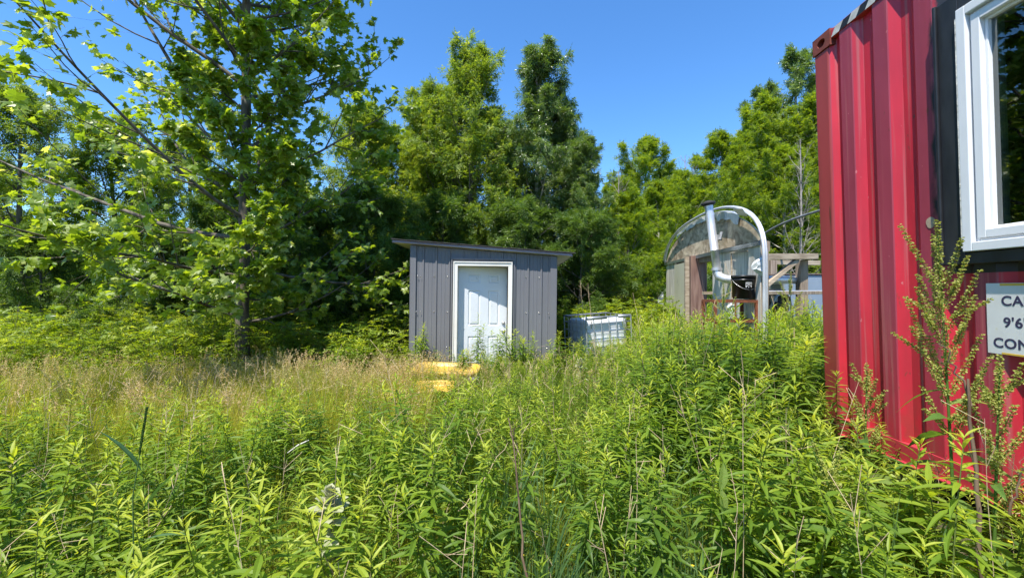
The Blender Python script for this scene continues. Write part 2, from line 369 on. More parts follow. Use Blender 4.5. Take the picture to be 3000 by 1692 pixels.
so=bpy.data.objects.new('sun',sl); COL.objects.link(so); so.rotation_euler=SUN.to_track_quat('-Z','Y').to_euler()
cam=bpy.data.cameras.new('camera'); cam.lens=36*F/3000; cam.sensor_width=36; cam.clip_end=2000; cam.clip_start=.05
co=bpy.data.objects.new('camera',cam); COL.objects.link(co); co.location=(0,0,CZ); co.rotation_euler=(math.radians(90.18),0,0); S.camera=co
S.view_settings.view_transform='Standard'; S.view_settings.look='None'; S.view_settings.gamma=1; S.view_settings.exposure=1.0
S.render.engine='CYCLES'
try: S.cycles.max_bounces=8; S.cycles.transparent_max_bounces=8; S.cycles.transmission_bounces=6; S.cycles.diffuse_bounces=3
except Exception: pass
# ================================================================ SHED
def shed():
    M_pan=mat('grey_steel_panel',(.150,.150,.160),.42,0,(.172,.172,.182),1.6,(1.5,1,.4),.0,5,spec=.4,col3=(.19,.185,.18),s3=9,l3=.70)
    M_trim=mat('door_trim_paint',(.74,.72,.66),.6,0,(.60,.57,.50),3,(1,1,.4),0,8,lo=.5,hi=.7,col3=(.45,.42,.36),s3=60,l3=.68)
    M_door=mat('door_paint',(.72,.75,.77),.38,0,(.68,.71,.73),2,(1,1,1),0,6,col3=(.52,.56,.58),s3=14,l3=.66)
    M_met=mat('satin_nickel',(.55,.53,.5),.25,1.)
    M_sof=mat('soffit_paint',(.62,.60,.52),.7,0,(.5,.48,.4),5)
    M_drip=mat('drip_edge_metal',(.30,.27,.34),.35,.3,(.22,.18,.22),3)
    M_shin=mat('shingles',(.03,.03,.032),.95,0,(.07,.065,.06),60,(1,1,1),.4)
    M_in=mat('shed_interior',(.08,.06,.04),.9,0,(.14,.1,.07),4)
    Y=7.44; X0=-1.777; X1=.742; D=2.3
    r=empty('shed',((X0+X1)/2,Y,0),'grey ribbed metal shed with a white door and a sloping shingle roof','shed',rot=(0,math.radians(.7),0))
    ox=(X0+X1)/2; w=(X1-X0)/2
    zl,zr=2.37,2.205; top=lambda x: zl+(zr-zl)*(x+w)/(2*w)
    dx0=-.961-ox; dx1=-.089-ox; dtop=2.017
    # ribbed front wall: profile in x, cut around the door
    rib0=-1.777+.105*2.042-ox+.0
    ribs=[(-1.777+(q-205)*.002042)-ox for q in (310,420,533,645,757,868,980,1092,1203,1315)]
    prof=[(-w,0)]
    minor=[]
    for a,b in zip([-w-.03]+ribs,ribs+[w+.05]):
        for f in (.36,.64): minor.append(a+(b-a)*f)
    for rx in ribs: prof+=[(rx-.022,0),(rx-.010,-.019),(rx+.010,-.019),(rx+.022,0)]
    for mx in minor:
        if -w+.02<mx<w-.02: prof+=[(mx-.010,0),(mx-.005,-.004),(mx+.005,-.004),(mx+.010,0)]
    prof.append((w,0)); prof.sort(key=lambda p:p[0])
    # insert door edges
    def yat(x):
        for (a,ya),(b,yb) in zip(prof,prof[1:]):
            if a<=x<=b: return ya+(yb-ya)*(x-a)/max(b-a,1e-6)
        return 0
    e0,e1=dx0-.03,dx1+.03
    for e in (e0,e1): prof.append((e,yat(e)))
    prof.sort(key=lambda p:p[0])
    A=Acc()
    for (a,ya),(b,yb) in zip(prof,prof[1:]):
        if b-a<1e-6: continue
        m=(a+b)/2; zb=dtop+.03 if e0<m<e1 else -.05
        A.add([(a,ya,zb),(b,yb,zb),(b,yb,top(b)),(a,ya,top(a))],F4=[(0,1,2,3)])
    A.build('front_wall',M_pan,r)
    B=Acc()
    for sx in (-w,w):   # side walls with ribs
        n=11
        for i in range(n-1):
            y0=.0+D*i/(n-1); y1=.0+D*(i+1)/(n-1); s=math.copysign(1,sx)
            t_=top(sx)
            q=[(sx,y0),(sx,y1-.045),(sx+s*.018,y1-.03),(sx+s*.018,y1-.015),(sx,y1)]
            for (xa,ya),(xb,yb) in zip(q,q[1:]): B.add([(xa,ya,-.05),(xb,yb,-.05),(xb,yb,t_),(xa,ya,t_)],F4=[(0,1,2,3)])
    B.add([(-w,D,-.05),(w,D,-.05),(w,D,top(w)),(-w,D,top(-w))],F4=[(0,1,2,3)])
    B.build('side_wall',M_pan,r)
    # corner trims
    for sx,wd in ((-w,.09),(w,.10)):
        s=math.copysign(1,sx); Cc=Acc()
        Cc.box(min(sx+s*.006,sx-s*wd),max(sx+s*.006,sx-s*wd),-.030,-.021,-.05,top(sx)-.003)
        Cc.box(min(sx+s*.006,sx+s*.015),max(sx+s*.006,sx+s*.015),-.030,.09,-.05,top(sx)-.003)
        Cc.box(min(sx-s*wd,sx-s*(wd-.01)),max(sx-s*wd,sx-s*(wd-.01)),-.021,-.001,-.05,top(sx)-.003)
        Cc.build('corner_trim',M_pan,r,bevel=.003)
    # j channel round the door
    J=Acc(); a,b=dx0-.115,dx1+.115
    J.box(a,a+.02,-.034,-.001,-.03,dtop+.11); J.box(b-.02,b,-.034,-.001,-.03,dtop+.11); J.box(a,b,-.036,-.001,dtop+.11,dtop+.135)
    J.build('door_channel',M_pan,r,bevel=.002)
    fr=Acc()
    for (xa,xb,yy) in ((dx0-.075,dx0,-.055),(dx1,dx1+.075,-.055)):
        fr.box(xa,xb,yy,.0,-.02,dtop)
        fr.box(xa+(.05 if xa<0 and xb<=dx0 else 0),xb-(.0 if xb<=dx0 else .05),-.0,.13,-.02,dtop)
    fr.box(dx0-.075,dx1+.075,-.055,.0,dtop,dtop+.075); fr.box(dx0-.02,dx1+.02,.0,.13,dtop,dtop+.03)
    for (xa,xb) in ((dx0-.075,dx0-.055),(dx1+.055,dx1+.075)): fr.box(xa,xb,-.066,-.055,-.02,dtop+.055)
    fr.box(dx0-.075,dx1+.075,-.066,-.055,dtop+.055,dtop+.075)
    fr.build('door_frame',M_trim,r,bevel=.004)
    # interior shell so the ajar gap is dark
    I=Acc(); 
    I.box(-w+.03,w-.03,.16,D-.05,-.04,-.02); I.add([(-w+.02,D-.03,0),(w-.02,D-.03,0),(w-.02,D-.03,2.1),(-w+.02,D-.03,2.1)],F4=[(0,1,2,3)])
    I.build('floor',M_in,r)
    # door, hinged left, ajar inwards
    dw=dx1-dx0-.006; dh=dtop-.005
    d=Acc()
    xs=sorted({0,.17,.195,.359,.384,.527,.552,.705,.73,dw}); zsT=[0,.133,.155,.264,.286,.419,.445,1.012,1.037,1.225,1.25,1.725,1.75,dh]
    # slab with raised panels: heightfield grid
    def pan(x,zt):
        for (a,b) in ((.17,.384),(.527,.73)):
            for (c,e) in ((.133,.286),(.419,1.037),(1.225,1.75)):
                if a<=x<=b and c<=zt<=e:
                    m=min(x-a,b-x,zt-c,e-zt)
                    return 0 if m<=1e-6 else (.012 if m<.017 else (.012 if m<.024 else (.002 if m>=.038 else .012)))
        return 0
    xs=[0]; 
    for (a,b) in ((.17,.384),(.527,.73)): xs+=[a,a+.014,a+.024,a+.042,b-.042,b-.024,b-.014,b]
    xs.append(dw); zs=[0]
    for (c,e) in ((.133,.286),(.419,1.037),(1.225,1.75)): zs+=[c,c+.014,c+.024,c+.042,e-.042,e-.024,e-.014,e]
    zs.append(dh)
    V=[(x,pan(x,q),dh-q) for q in zs for x in xs]; nx=len(xs)
    d.add(V,F4=[(j*nx+i,(j+1)*nx+i,(j+1)*nx+i+1,j*nx+i+1) for j in range(len(zs)-1) for i in range(nx-1)])
    d.box(0,dw,.014,.042,0,dh)
    for (xa,xb,za,zb) in ((0,.001,0,dh),(dw-.001,dw,0,dh)): d.box(xa,xb,.0,.014,za,zb)
    dr=d.build('door',M_door,r,loc=(dx0+.003,.09,.0)); dr.rotation_euler=(0,0,math.radians(11.))
    hk=Acc()
    for i,(zz,rr) in enumerate(((dh-.99,.030),(dh-1.135,.033))):
        h=Acc(); prof=[(0,0),(rr,.0),(rr,.008),(rr*.6,.014),(.014,.018),(.014,.04),(.027,.05),(.029,.062),(.022,.074),(0,.078)] if i else [(0,0),(rr,0),(rr,.008),(rr*.8,.016),(.018,.022),(.016,.03),(0,.031)]
        h.lathe(prof,n=24); o=h.build('knob' if i else 'deadbolt',M_met,dr,True); o.location=(dw-.065,-.002,zz); o.rotation_euler=(math.radians(90),0,0)
    # roof: sheet + shingles
    rf=Acc(); xl,xr=-2.065-ox,.99-ox; sl=(zr-zl)/(2*w); zt=lambda x: zl+.012+sl*(x+w)
    fy,by=-.085,D+.22
    rf.add([(xl,fy,zt(xl)),(xr,fy,zt(xr)),(xr,by,zt(xr)-.05),(xl,by,zt(xl)),(xl,fy,zt(xl)+.03),(xr,fy,zt(xr)+.03),(xr,by,zt(xr)-.02),(xl,by,zt(xl)+.03)],F4=[(3,2,1,0),(4,5,6,7),(0,1,5,4),(1,2,6,5),(2,3,7,6),(3,0,4,7)])
    R=rf.build('roof',M_sof,r)
    dg=Acc(); a=(xl-.01,fy-.012,zt(xl)+.024); b=(xr+.01,fy-.012,zt(xr)+.024); dg.beam(a,b,.02,.036); dg.beam((xr+.012,fy,zt(xr)+.022),(xr+.012,by,zt(xr)-.03),.02,.045); dg.beam((xl-.012,fy,zt(xl)+.022),(xl-.012,by,zt(xl)+.022),.02,.045)
    dg.build('drip_edge',M_drip,R)
    sh=Acc(); n=11
    for i in range(n):
        xa=xl-.03+(xr-xl+.05)*i/n; xb=xa+(xr-xl+.05)/n+.05
        sh.beam((xa,(fy+by)/2-.02,zt(xa)+.060),(xb,(fy+by)/2-.02,zt(xb)+.052+.008*(i==n-1)),by-fy+.09,.014)
    sh.build('shingles',M_shin,R)
    # screws
    sc=Acc().lathe([(0,-.009),(.007,-.008),(.008,-.003),(.011,-.002),(.011,.0)],n=8).mesh('screw',M_met,True)
    k=.002042
    for zz,xsq in ((440,(262,290,402,515,1182,1295)),(740,(256,290,402,515,1186,1297,1376)),(1038,(515,1190,1366)),(292,(740,852,962))):
        for q in xsq:
            o=bpy.data.objects.new('screw',sc); COL.objects.link(o); o.parent=r
            o.location=(X0+(q-205)*k-ox,-.001 if 300<q<1350 else -.031,2.36-(zz-180)*k); o.rotation_euler=(math.radians(-90),0,0)
shed()
# ================================================================ CONTAINER
def container():
    # paint with weathering (outer flats chalky), scratches, and black overspray by the window
    m,N,L=nodes('container_red_paint')
    tc=N.new('ShaderNodeTexCoord'); sp=N.new('ShaderNodeSeparateXYZ'); L.new(tc.outputs['Object'],sp.inputs[0])
    def math_(op,a,b=None,c=None):
        n=N.new('ShaderNodeMath'); n.operation=op
        for i,v in enumerate((a,b,c)):
            if v is None: continue
            if isinstance(v,(int,float)): n.inputs[i].default_value=v
            else: L.new(v,n.inputs[i])
        return n.outputs[0]
    def noise(scale,stretch=(1,1,1),det=6):
        mp=N.new('ShaderNodeMapping'); mp.inputs['Scale'].default_value=stretch; L.new(tc.outputs['Object'],mp.inputs[0])
        n=N.new('ShaderNodeTexNoise'); n.inputs['Scale'].default_value=scale; n.inputs['Detail'].default_value=det; L.new(mp.outputs[0],n.inputs[0]); return n.outputs[0]
    def mixc(f,a,b):
        n=N.new('ShaderNodeMix'); n.data_type='RGBA'; L.new(f,n.inputs[0])
        for i,v in ((6,a),(7,b)):
            if isinstance(v,tuple): n.inputs[i].default_value=(*v,1)
            else: L.new(v,n.inputs[i])
        return n.outputs[2]
    base=ramp(N,L,noise(2.5),[(.3,(.60,.020,.040)),(.7,(.52,.022,.042))])
    # chalking on the outer faces (local x near 0): wear
    outer=math_('LESS_THAN',sp.outputs[0],.004)
    ch=ramp(N,L,noise(3,(1,1,.15)),[(.3,(.38,.048,.078)),(.7,(.29,.042,.070))])
    z_=ramp(N,L,sp.outputs[2],[(.0,(.25,.25,.25)),(.9,(1,1,1))])
    f1=math_('MULTIPLY',outer,z_)
    c=mixc(f1,base,ch)
    # small scratches
    sc=ramp(N,L,noise(38,(1,1,.5),3),[(.72,(0,0,0)),(.75,(1,1,1))]); c=mixc(sc,c,(.6,.2,.2))
    dirt=ramp(N,L,noise(9,(1,1,.12)),[(.45,(0,0,0)),(.8,(.55,.55,.55))]); c=mixc(dirt,c,(.22,.02,.03))
    st1=ramp(N,L,noise(6,(1,6,.10),5),[(.56,(0,0,0)),(.68,(.7,.7,.7))]); c=mixc(st1,c,(.42,.12,.12))
    chip=ramp(N,L,noise(26,(1,1,.45),4),[(.66,(0,0,0)),(.69,(1,1,1))]); c=mixc(math_('MULTIPLY',chip,ramp(N,L,noise(1.7),[(.5,(0,0,0)),(.6,(1,1,1))])),c,(.16,.05,.03))
    low=ramp(N,L,sp.outputs[2],[(.10,(.55,.55,.55)),(.55,(0,0,0))]); sp2=ramp(N,L,noise(14,(1,1,.6),6),[(.42,(0,0,0)),(.62,(1,1,1))]); c=mixc(math_('MULTIPLY',low,sp2),c,(.20,.06,.04))
    # overspray: left of the frame and under it (y = distance from the far end, towards the viewer)
    n1=noise(7,(1,1,.7),4); edge=math_('ADD',.882,math_('MULTIPLY',math_('SUBTRACT',n1,.5),.22))
    s1=ramp(N,L,math_('SUBTRACT',math_('ABSOLUTE',sp.outputs[1]),edge),[(.0,(0,0,0)),(.03,(1,1,1))])
    hi=math_('GREATER_THAN',sp.outputs[2],1.12)
    c=mixc(math_('MULTIPLY',s1,hi),c,(.012,.012,.014))
    p=N.new('ShaderNodeBsdfPrincipled'); L.new(c,p.inputs['Base Color']); p.inputs['Roughness'].default_value=.42
    b=N.new('ShaderNodeBump'); b.inputs['Strength'].default_value=.45; b.inputs['Distance'].default_value=.02; L.new(noise(3.2,(1,1,.5),3),b.inputs['Height']); L.new(b.outputs[0],p.inputs['Normal'])
    o=N.new('ShaderNodeOutputMaterial'); L.new(p.outputs[0],o.inputs[0]); M_red=m
    M_post=mat('weathered_red_post',(.36,.05,.05),.45,0,(.24,.04,.035),5,(1,1,.12),.1,8,col3=(.10,.035,.02),s3=11,l3=.62)
    M_rail=mat('rail_red',(.50,.05,.06),.45,0,(.40,.03,.05),4,(1,.3,1),0,6,col3=(.16,.06,.03),s3=9,l3=.66)
    M_rust=mat('rusty_red',(.24,.05,.035),.7,0,(.13,.035,.02),9,(1,1,1),.4,8)
    M_black=mat('black_frame_paint',(.014,.015,.018),.42,0,(.028,.03,.034),14,(1,1,.4),.15,6)
    M_vinyl=mat('white_vinyl',(.78,.79,.80),.35,0,(.72,.73,.74),3)
    M_caulk=mat('caulk',(.68,.66,.6),.8,0,(.5,.48,.42),40,(1,1,1),.8)
    yaw=math.radians(-1.37)
    r=empty('shipping_container',(2.355,3.21,.566),'red corrugated shipping container with a white framed window','shipping container',rot=(0,math.radians(-1.6),yaw))
    Lc=6.06; H=2.9; W=2.44
    # local: x outward negative -> inside positive, y towards the viewer is -y
    A=Acc(); prof=[(.0,.0)]; y=.0
    prof=[(0.0,-.145),(.036,-.175),(.036,-.198)]
    dxy=-.245+.0
    y=-.198
    while y>-5.75:
        prof+=[(0.0,y-.050),(0.0,y-.050-.100),(.036,y-.050-.100-.058),(.036,y-.278)]; y-=.278
    WIN=(-.975,-2.32)   # hole along y
    wz0,wz1=1.175,2.50
    z0,z1=.13,H-.075
    for (xa,ya),(xb,yb) in zip(prof,prof[1:]):
        def q(ya,yb,za,zb,xa=xa,xb=xb): A.add([(xa,ya,za),(xb,yb,za),(xb,yb,zb),(xa,ya,zb)],F4=[(0,1,2,3)])
        ym=(ya+yb)/2
        if WIN[1]<ym<WIN[0]: q(ya,yb,z0,wz0); q(ya,yb,wz1,z1)
        else: q(ya,yb,z0,z1)
    A.build('side_wall',M_red,r)
    B=Acc(); B.box(.04,W,-Lc+.1,-.03,H-.09,H-.045); B.build('roof',M_rail,r)
    B=Acc(); B.box(.06,W-.06,-Lc+.1,-.05,.06,.14); B.build('floor',M_black,r)
    B=Acc(); B.box(.15,W,-.05,-.02,.13,H-.1); B.box(.15,W,-Lc+.0,-Lc+.03,.13,H-.1); B.box(W-.04,W,-Lc+.1,-.1,.13,H-.1); B.build('end_wall',M_red,r)
    for ye in (0,-Lc+.15):
        Pt=Acc(); Pt.box(-.006,.16,ye-.145,ye,.118,H-.118); Pt.build('corner_post',M_post,r,bevel=.012)
    # corner castings with oval holes (ring faces)
    def casting(y0,z0,z1,x0=-.012):
        Cc=Acc(); y1=y0-.178; cy=(y0+y1)/2; cz=(z0+z1)/2; n=24; a=np.arange(n)*2*math.pi/n
        hx=np.cos(a)*.04+cy; hz=np.sin(a)*.029+cz
        ex=[];ez=[]
        for t in a:
            c,s=math.cos(t),math.sin(t); k=min(.089/max(abs(c),1e-6),((z1-z0)/2)/max(abs(s),1e-6)); ex.append(cy+c*k); ez.append(cz+s*k)
        V=[(x0,hx[i],hz[i]) for i in range(n)]+[(x0,ex[i],ez[i]) for i in range(n)]+[(x0+.03,hx[i],hz[i]) for i in range(n)]
        Cc.add(V,F4=[(i,(i+1)%n,n+(i+1)%n,n+i) for i in range(n)]+[(2*n+i,2*n+(i+1)%n,(i+1)%n,i) for i in range(n)])
        Cc.box(x0+.0,x0+.16,y1,y1+.002,z0,z1); Cc.box(x0,x0+.16,y0-.002,y0,z0,z1); Cc.box(x0,x0+.16,y1,y0,z0,z0+.002); Cc.box(x0,x0+.16,y1,y0,z1-.002,z1); 
        return Cc
    for ye in (.006,-Lc+.172):
        casting(ye,H-.118,H).build('corner_casting',M_rust,r)
        casting(ye,0,.118).build('corner_casting',M_rust,r)
    T=Acc(); T.box(-.004,.056,-Lc+.17,-.172,H-.075,H-.012); T.build('top_rail',M_rail,r,bevel=.006)
    T=Acc(); T.box(-.004,.05,-Lc+.17,-.172,.012,.128); T.box(-.030,-.004,-Lc+.17,-.172,.008,.020); T.build('bottom_rail',M_rail,r,bevel=.004)
    # black/white hazard stripes along the rail by the corner
    Mw=mat('stripe_white',(.62,.62,.58),.6,0,(.45,.44,.4),20); Mk=mat('stripe_black',(.015,.015,.017),.5)
    hw=Acc(); hk=Acc()
    y=-.178; i=0
    while y>-1.6:
        s=.075; q=hk if i%2 else hw
        q.add([(-.0062,y,H-.072),(-.0062,y-s,H-.072),(-.0062,y-s-.04,H-.018),(-.0062,y-.04,H-.018)],F4=[(0,1,2,3)]); y-=s; i+=1
    hw.build('warning_stripe',Mw,r); hk.build('warning_stripe',Mk,r)
    # window: black steel surround, vinyl frame, glass
    wf=Acc(); y0,y1=WIN; a0,a1=y0+.02,y1-.02; b0,b1=wz0-.01,wz1+.02; t=.125; xo=-.038
    for (ya,yb,za,zb) in ((a0-t,a0,b0,b1),(a1,a1+t,b0,b1),(a1+t,a0-t,b0,b0+.057),(a1+t,a0-t,b1-.09,b1)): wf.box(xo,.09,ya,yb,za,zb)
    # thin outer lip
    wf.box(xo-.014,xo,a0-.022,a0-.006,b0,b1); wf.box(xo-.012,xo,a1+.006,a1+.02,b0,b1)
    fr=wf.build('window_surround',M_black,r,bevel=.004)
    vy0,vy1,vz0,vz1=a0-t-.004,a1+t+.004,b0+.061,b1-.094
    def ring(acc,x0,x1,i0,i1):
        """frame ring from inset i0 to i1"""
        ya,yb,za,zb=vy0-i0,vy1+i0,vz0+i0,vz1-i0; w_=i1-i0
        acc.box(x0,x1,ya-w_,ya,za,zb); acc.box(x0,x1,yb,yb+w_,za,zb); acc.box(x0,x1,yb+w_,ya-w_,za,za+w_); acc.box(x0,x1,yb+w_,ya-w_,zb-w_,zb)
    v=Acc(); ring(v,-.055,.07,0,.045); ring(v,-.030,.07,.045,.060); wn=v.build('window',M_vinyl,r,bevel=.004)
    v=Acc(); ring(v,-.044,.06,.0602,.100); ring(v,-.020,.05,.100,.114); sash=v.build('sash',M_vinyl,wn,bevel=.003)
    cl=Acc(); cl.tube([(-.050,vy0+.002,vz0+.02+k*.06) for k in range(20)],.005,6); cl.build('caulk_bead',M_caulk,wn)
    g,Ng,Lg=nodes('window_glass'); gl=Ng.new('ShaderNodeBsdfGlossy'); gl.inputs['Roughness'].default_value=.01; gl.inputs[0].default_value=(.9,.95,.92,1)
    tr=Ng.new('ShaderNodeBsdfTransparent'); tr.inputs[0].default_value=(.55,.6,.58,1); fz=Ng.new('ShaderNodeFresnel'); fz.inputs[0].default_value=2.3; mx=Ng.new('ShaderNodeMixShader'); Lg.new(fz.outputs[0],mx.inputs[0]); Lg.new(tr.outputs[0],mx.inputs[1]); Lg.new(gl.outputs[0],mx.inputs[2]); oo=Ng.new('ShaderNodeOutputMaterial'); Lg.new(mx.outputs[0],oo.inputs[0])
    gp=Acc(); gp.box(-.002,.010,vy1+.10,vy0-.10,vz0+.10,vz1-.10); gp.build('glass_pane',g,wn)
    st=Acc(); n=16; a=np.arange(n)*2*math.pi/n; st.poly([(-.004,-1.37+.05*math.cos(t_),2.40+.075*math.sin(t_)) for t_ in a],(-.001,0,0)); st.build('sticker',mat('sticker_white',(.7,.75,.8),.5),wn)
    st=Acc(); st.poly([(-.006,-1.372+.036*math.cos(t_),2.43+.03*math.sin(t_)) for t_ in a],(-.001,0,0)); st.build('sticker',mat('sticker_blue',(.02,.3,.55),.5),wn)
    # inside: plain dark room lining
    In=Acc(); In.box(.5,2.3,-Lc+.3,-.2,.15,.17); In.box(2.2,2.25,-Lc+.3,-.2,.15,2.7); In.build('lining',mat('lining',(.05,.045,.04),.9),r)
    # bare round spot
    sp_=Acc(); sp_.poly([(-.0015,-.868+.027*math.cos(t_)*(1+.08*math.sin(3*t_)),1.405+.031*math.sin(t_)) for t_ in a],(-.001,0,0)); sp_.build('bare_spot',mat('bare_primer',(.33,.25,.17),.8,0,(.42,.34,.25),60),r)
    # notice
    Sg=Acc(); sy=-1.142; sw=.425; sz0,sz1=.735,1.068
    Sg.box(-.007,-.0035,sy-sw,sy,sz0,sz1)
    sg=Sg.build('notice',mat('notice_white',(.68,.69,.67),.5,0,(.62,.62,.58),6,col3=(.60,.55,.35),s3=9,l3=.67),r)
    My=mat('notice_yellow',(.7,.45,.05),.6)
    for (q0,q1) in ((sz1-.012,sz1-.002),(sz0+.001,sz0+.009)): Acc().box(-.0078,-.0071,sy-.20,sy-.06,q0,q1).build('yellow_edge',My,sg)
    Mt=mat('navy_ink',(.035,.03,.075),.6)
    for txt,zz in (('CAUTION',.965),("9'6\" HIGH",.865),('CONTAINER',.767)):
        cu=bpy.data.curves.new('lettering','FONT'); cu.body=txt; cu.size=.063; cu.align_x='CENTER'; cu.extrude=.0004; cu.space_character=1.06; cu.offset=.0013
        to=bpy.data.objects.new('tmp',cu); COL.objects.link(to); dg=bpy.context.evaluated_depsgraph_get(); me=bpy.data.meshes.new_from_object(to.evaluated_get(dg)); bpy.data.objects.remove(to)
        me.materials.clear(); me.materials.append(Mt); o=bpy.data.objects.new('lettering',me); COL.objects.link(o); o.parent=sg
        o.location=(-.0078,sy-sw/2,zz); o.rotation_euler=(math.radians(90),0,math.radians(-90))
    # bearers
    Mb=mat('old_timber',(.12,.09,.06),.9,0,(.2,.16,.11),8)
    for yy in (-.25,-2.6,-5.6): Acc().box(.05,W-.1,yy-.2,yy,-.32,-.002).build('support_block',Mb,r,bevel=.01)
container()
# ================================================================ GREENHOUSE END WALL (6 m wide, seen at a raking angle)
def greenhouse():
    M_ply=mat('weathered_plywood',(.24,.175,.11),.85,0,(.74,.61,.43),5,(2.2,.5,1.),.2,9,lo=.35,hi=.68,dist=1.6)
    M_ply2=mat('grey_plywood',(.40,.37,.31),.85,0,(.72,.69,.62),6,(3,3,.25),.2,9,dist=.8)
    M_wood=mat('weathered_timber',(.17,.13,.095),.85,0,(.36,.29,.22),9,(4,4,.25),.2,8)
    M_wood2=mat('reddish_timber',(.13,.065,.05),.85,0,(.26,.16,.12),9,(4,4,.25),.2,8)
    M_lum=mat('sawn_lumber',(.25,.19,.13),.85,0,(.46,.38,.28),7,(.6,.6,3),.2,8)
    M_frp=mat('fibreglass_panel',(.50,.48,.36),.5,0,(.58,.56,.43),2,(1,1,.5),0,6,col3=(.12,.12,.08),s3=13,l3=.66)
    M_galv=mat('galvanised_pipe',(.62,.64,.67),.45,.35,(.50,.52,.55),9,(1,1,1))
    M_duct=mat('duct_metal',(.70,.71,.73),.38,.6,(.58,.59,.62),7)
    M_film=mat('plastic_film',(.55,.58,.58),.35,0,(.68,.70,.70),9,(1,1,1),.4)
    M_blackp=mat('black_pipe',(.13,.14,.15),.5,0,(.22,.23,.24),9)
    M_zinc=mat('flashing',(.30,.34,.36),.4,.6,(.22,.25,.27),6)
    O=Vector((3.22,5.5,0)); u=Vector((.14,.99,0)).normalized(); nn=Vector((.99,-.14,0)).normalized()
    W=lambda t,h,off=0.: tuple(O+u*t+nn*off+Vector((0,0,h)))
    arch=lambda t: 2.32+.64*max(0,1-abs((t-2.9)/2.9)**2.6)**.85
    r=empty('greenhouse',W(2.9,.2),'half built hoop greenhouse with a weathered plywood end wall and curved pipes','greenhouse')
    inv=Matrix.Translation(-Vector(W(2.9,.2)))
    def fin(A,name,m,par=None,**k):
        o=A.build(name,m,par or r,**k)
        if par is None: o.location=-Vector(W(2.9,.2))
        return o
    # gable plywood: strip quads header->arch, two sides with thickness
    def slab(t0,t1,zb,zt,off=0,th=.018,n=24):
        A=Acc(); ts=np.linspace(t0,t1,n)
        for a,b in zip(ts,ts[1:]):
            V=[W(a,zb(a),off),W(b,zb(b),off),W(b,zt(b),off),W(a,zt(a),off),W(a,zb(a),off+th),W(b,zb(b),off+th),W(b,zt(b),off+th),W(a,zt(a),off+th)]
            F4=[(0,1,2,3),(7,6,5,4),(0,4,5,1),(3,2,6,7)]
            if a==ts[0]: F4.append((0,3,7,4))
            if b==ts[-1]: F4.append((1,5,6,2))
            A.add(V,F4=F4)
        return A
    hd=lambda t:2.255+.012*t
    fin(slab(.05,5.75,hd,lambda t:arch(t)-.045),'gable_panel',M_ply)
    fin(slab(.08,2.0,lambda t:.2,lambda t:hd(t)-.004,off=.004),'wall_panel',M_ply2)
    fin(slab(4.70,5.72,lambda t:0.,lambda t:hd(t)-.004,off=.004),'wall_panel',M_ply2)
    fin(slab(3.47,4.72,lambda t:.1,lambda t:2.20,off=-.02),'fibreglass_panel',M_frp)
    A=Acc()
    A.beam(W(3.33,.1,0),W(3.33,hd(3)-.01,0),.10,.26,nn); fin(A,'post',M_lum,bevel=.004)
    A=Acc(); A.beam(W(3.0,.1,.04),W(3.0,hd(3)-.01,.04),.12,.30,nn); fin(A,'post',M_wood2,bevel=.004)
    A=Acc(); A.beam(W(1.96,.1,.07),W(1.96,hd(3)-.01,.07),.12,.09,nn); fin(A,'post',M_wood,bevel=.004)
    A=Acc(); A.beam(W(.12,.0,.06),W(.12,2.24,.06),.10,.09,nn); fin(A,'post',M_wood,bevel=.004)
    A=Acc(); A.beam(W(.05,2.215,-.012),W(5.8,2.29,-.012),.02,.06); fin(A,'header_flashing',M_zinc)
    A=Acc(); A.beam(W(.08,2.17,.08),W(5.8,2.23,.08),.09,.13); fin(A,'header',M_wood)
    A=Acc(); A.beam(W(1.0,2.18,-.03),W(1.0,1.1,-.02),.015,.02,nn); A.beam(W(1.02,2.17,-.03),W(.35,2.14,-.05),.02,.02); fin(A,'batten',M_lum)
    # film strips over the arch edge
    for (t0,t1,dz,seed) in ((.7,1.7,.13,1),(1.7,2.5,.10,2),(2.5,3.6,.09,3),(3.6,4.4,.06,4)):
        A=Acc(); n=10; rr=np.random.default_rng(seed); V=[];
        for i in range(n):
            t=t0+(t1-t0)*i/(n-1); d=dz*rr.uniform(.75,1.2)
            V+= [W(t,arch(t)+.02,.02),W(t,arch(t)+.01,-.035+rr.uniform(-.01,.01)),W(t,arch(t)-d,-.03+rr.uniform(-.02,.01))]
        A.add(V,F4=[(3*i+k,3*i+k+1,3*i+k+4,3*i+k+3) for i in range(n-1) for k in (0,1)]); fin(A,'plastic_film',M_film)
    A=Acc(); A.add([W(.75,arch(.75)+.0,-.02),W(.2,arch(.4)+.02,-.1),W(.0,arch(.3)+.14,-.24),W(.45,arch(.5)+.13,-.2),W(.8,arch(.8)+.05,-.06)],F3=[(0,1,3),(1,2,3),(0,3,4)]); fin(A,'plastic_film',M_film)
    for (t,zc,off,wd,hh) in ((5.78,1.35,-.06,.16,.42),(.03,1.92,.02,.03,.26)):
        A=Acc(); rr=np.random.default_rng(int(t*9)); V=[]
        for i in range(7):
            z=zc+hh*(.5-i/6); V+=[W(t,z,off),W(t+ (wd if t>1 else -wd)*math.sin(i/6*3.1)*rr.uniform(.6,1.1),z,off-.1*rr.uniform(0,1)),W(t+.02,z-.01,off-.14*math.sin(i/6*3.1))]
        A.add(V,F4=[(3*i+k,3*i+k+1,3*i+k+4,3*i+k+3) for i in range(6) for k in (0,1)]); fin(A,'plastic_film',M_film)
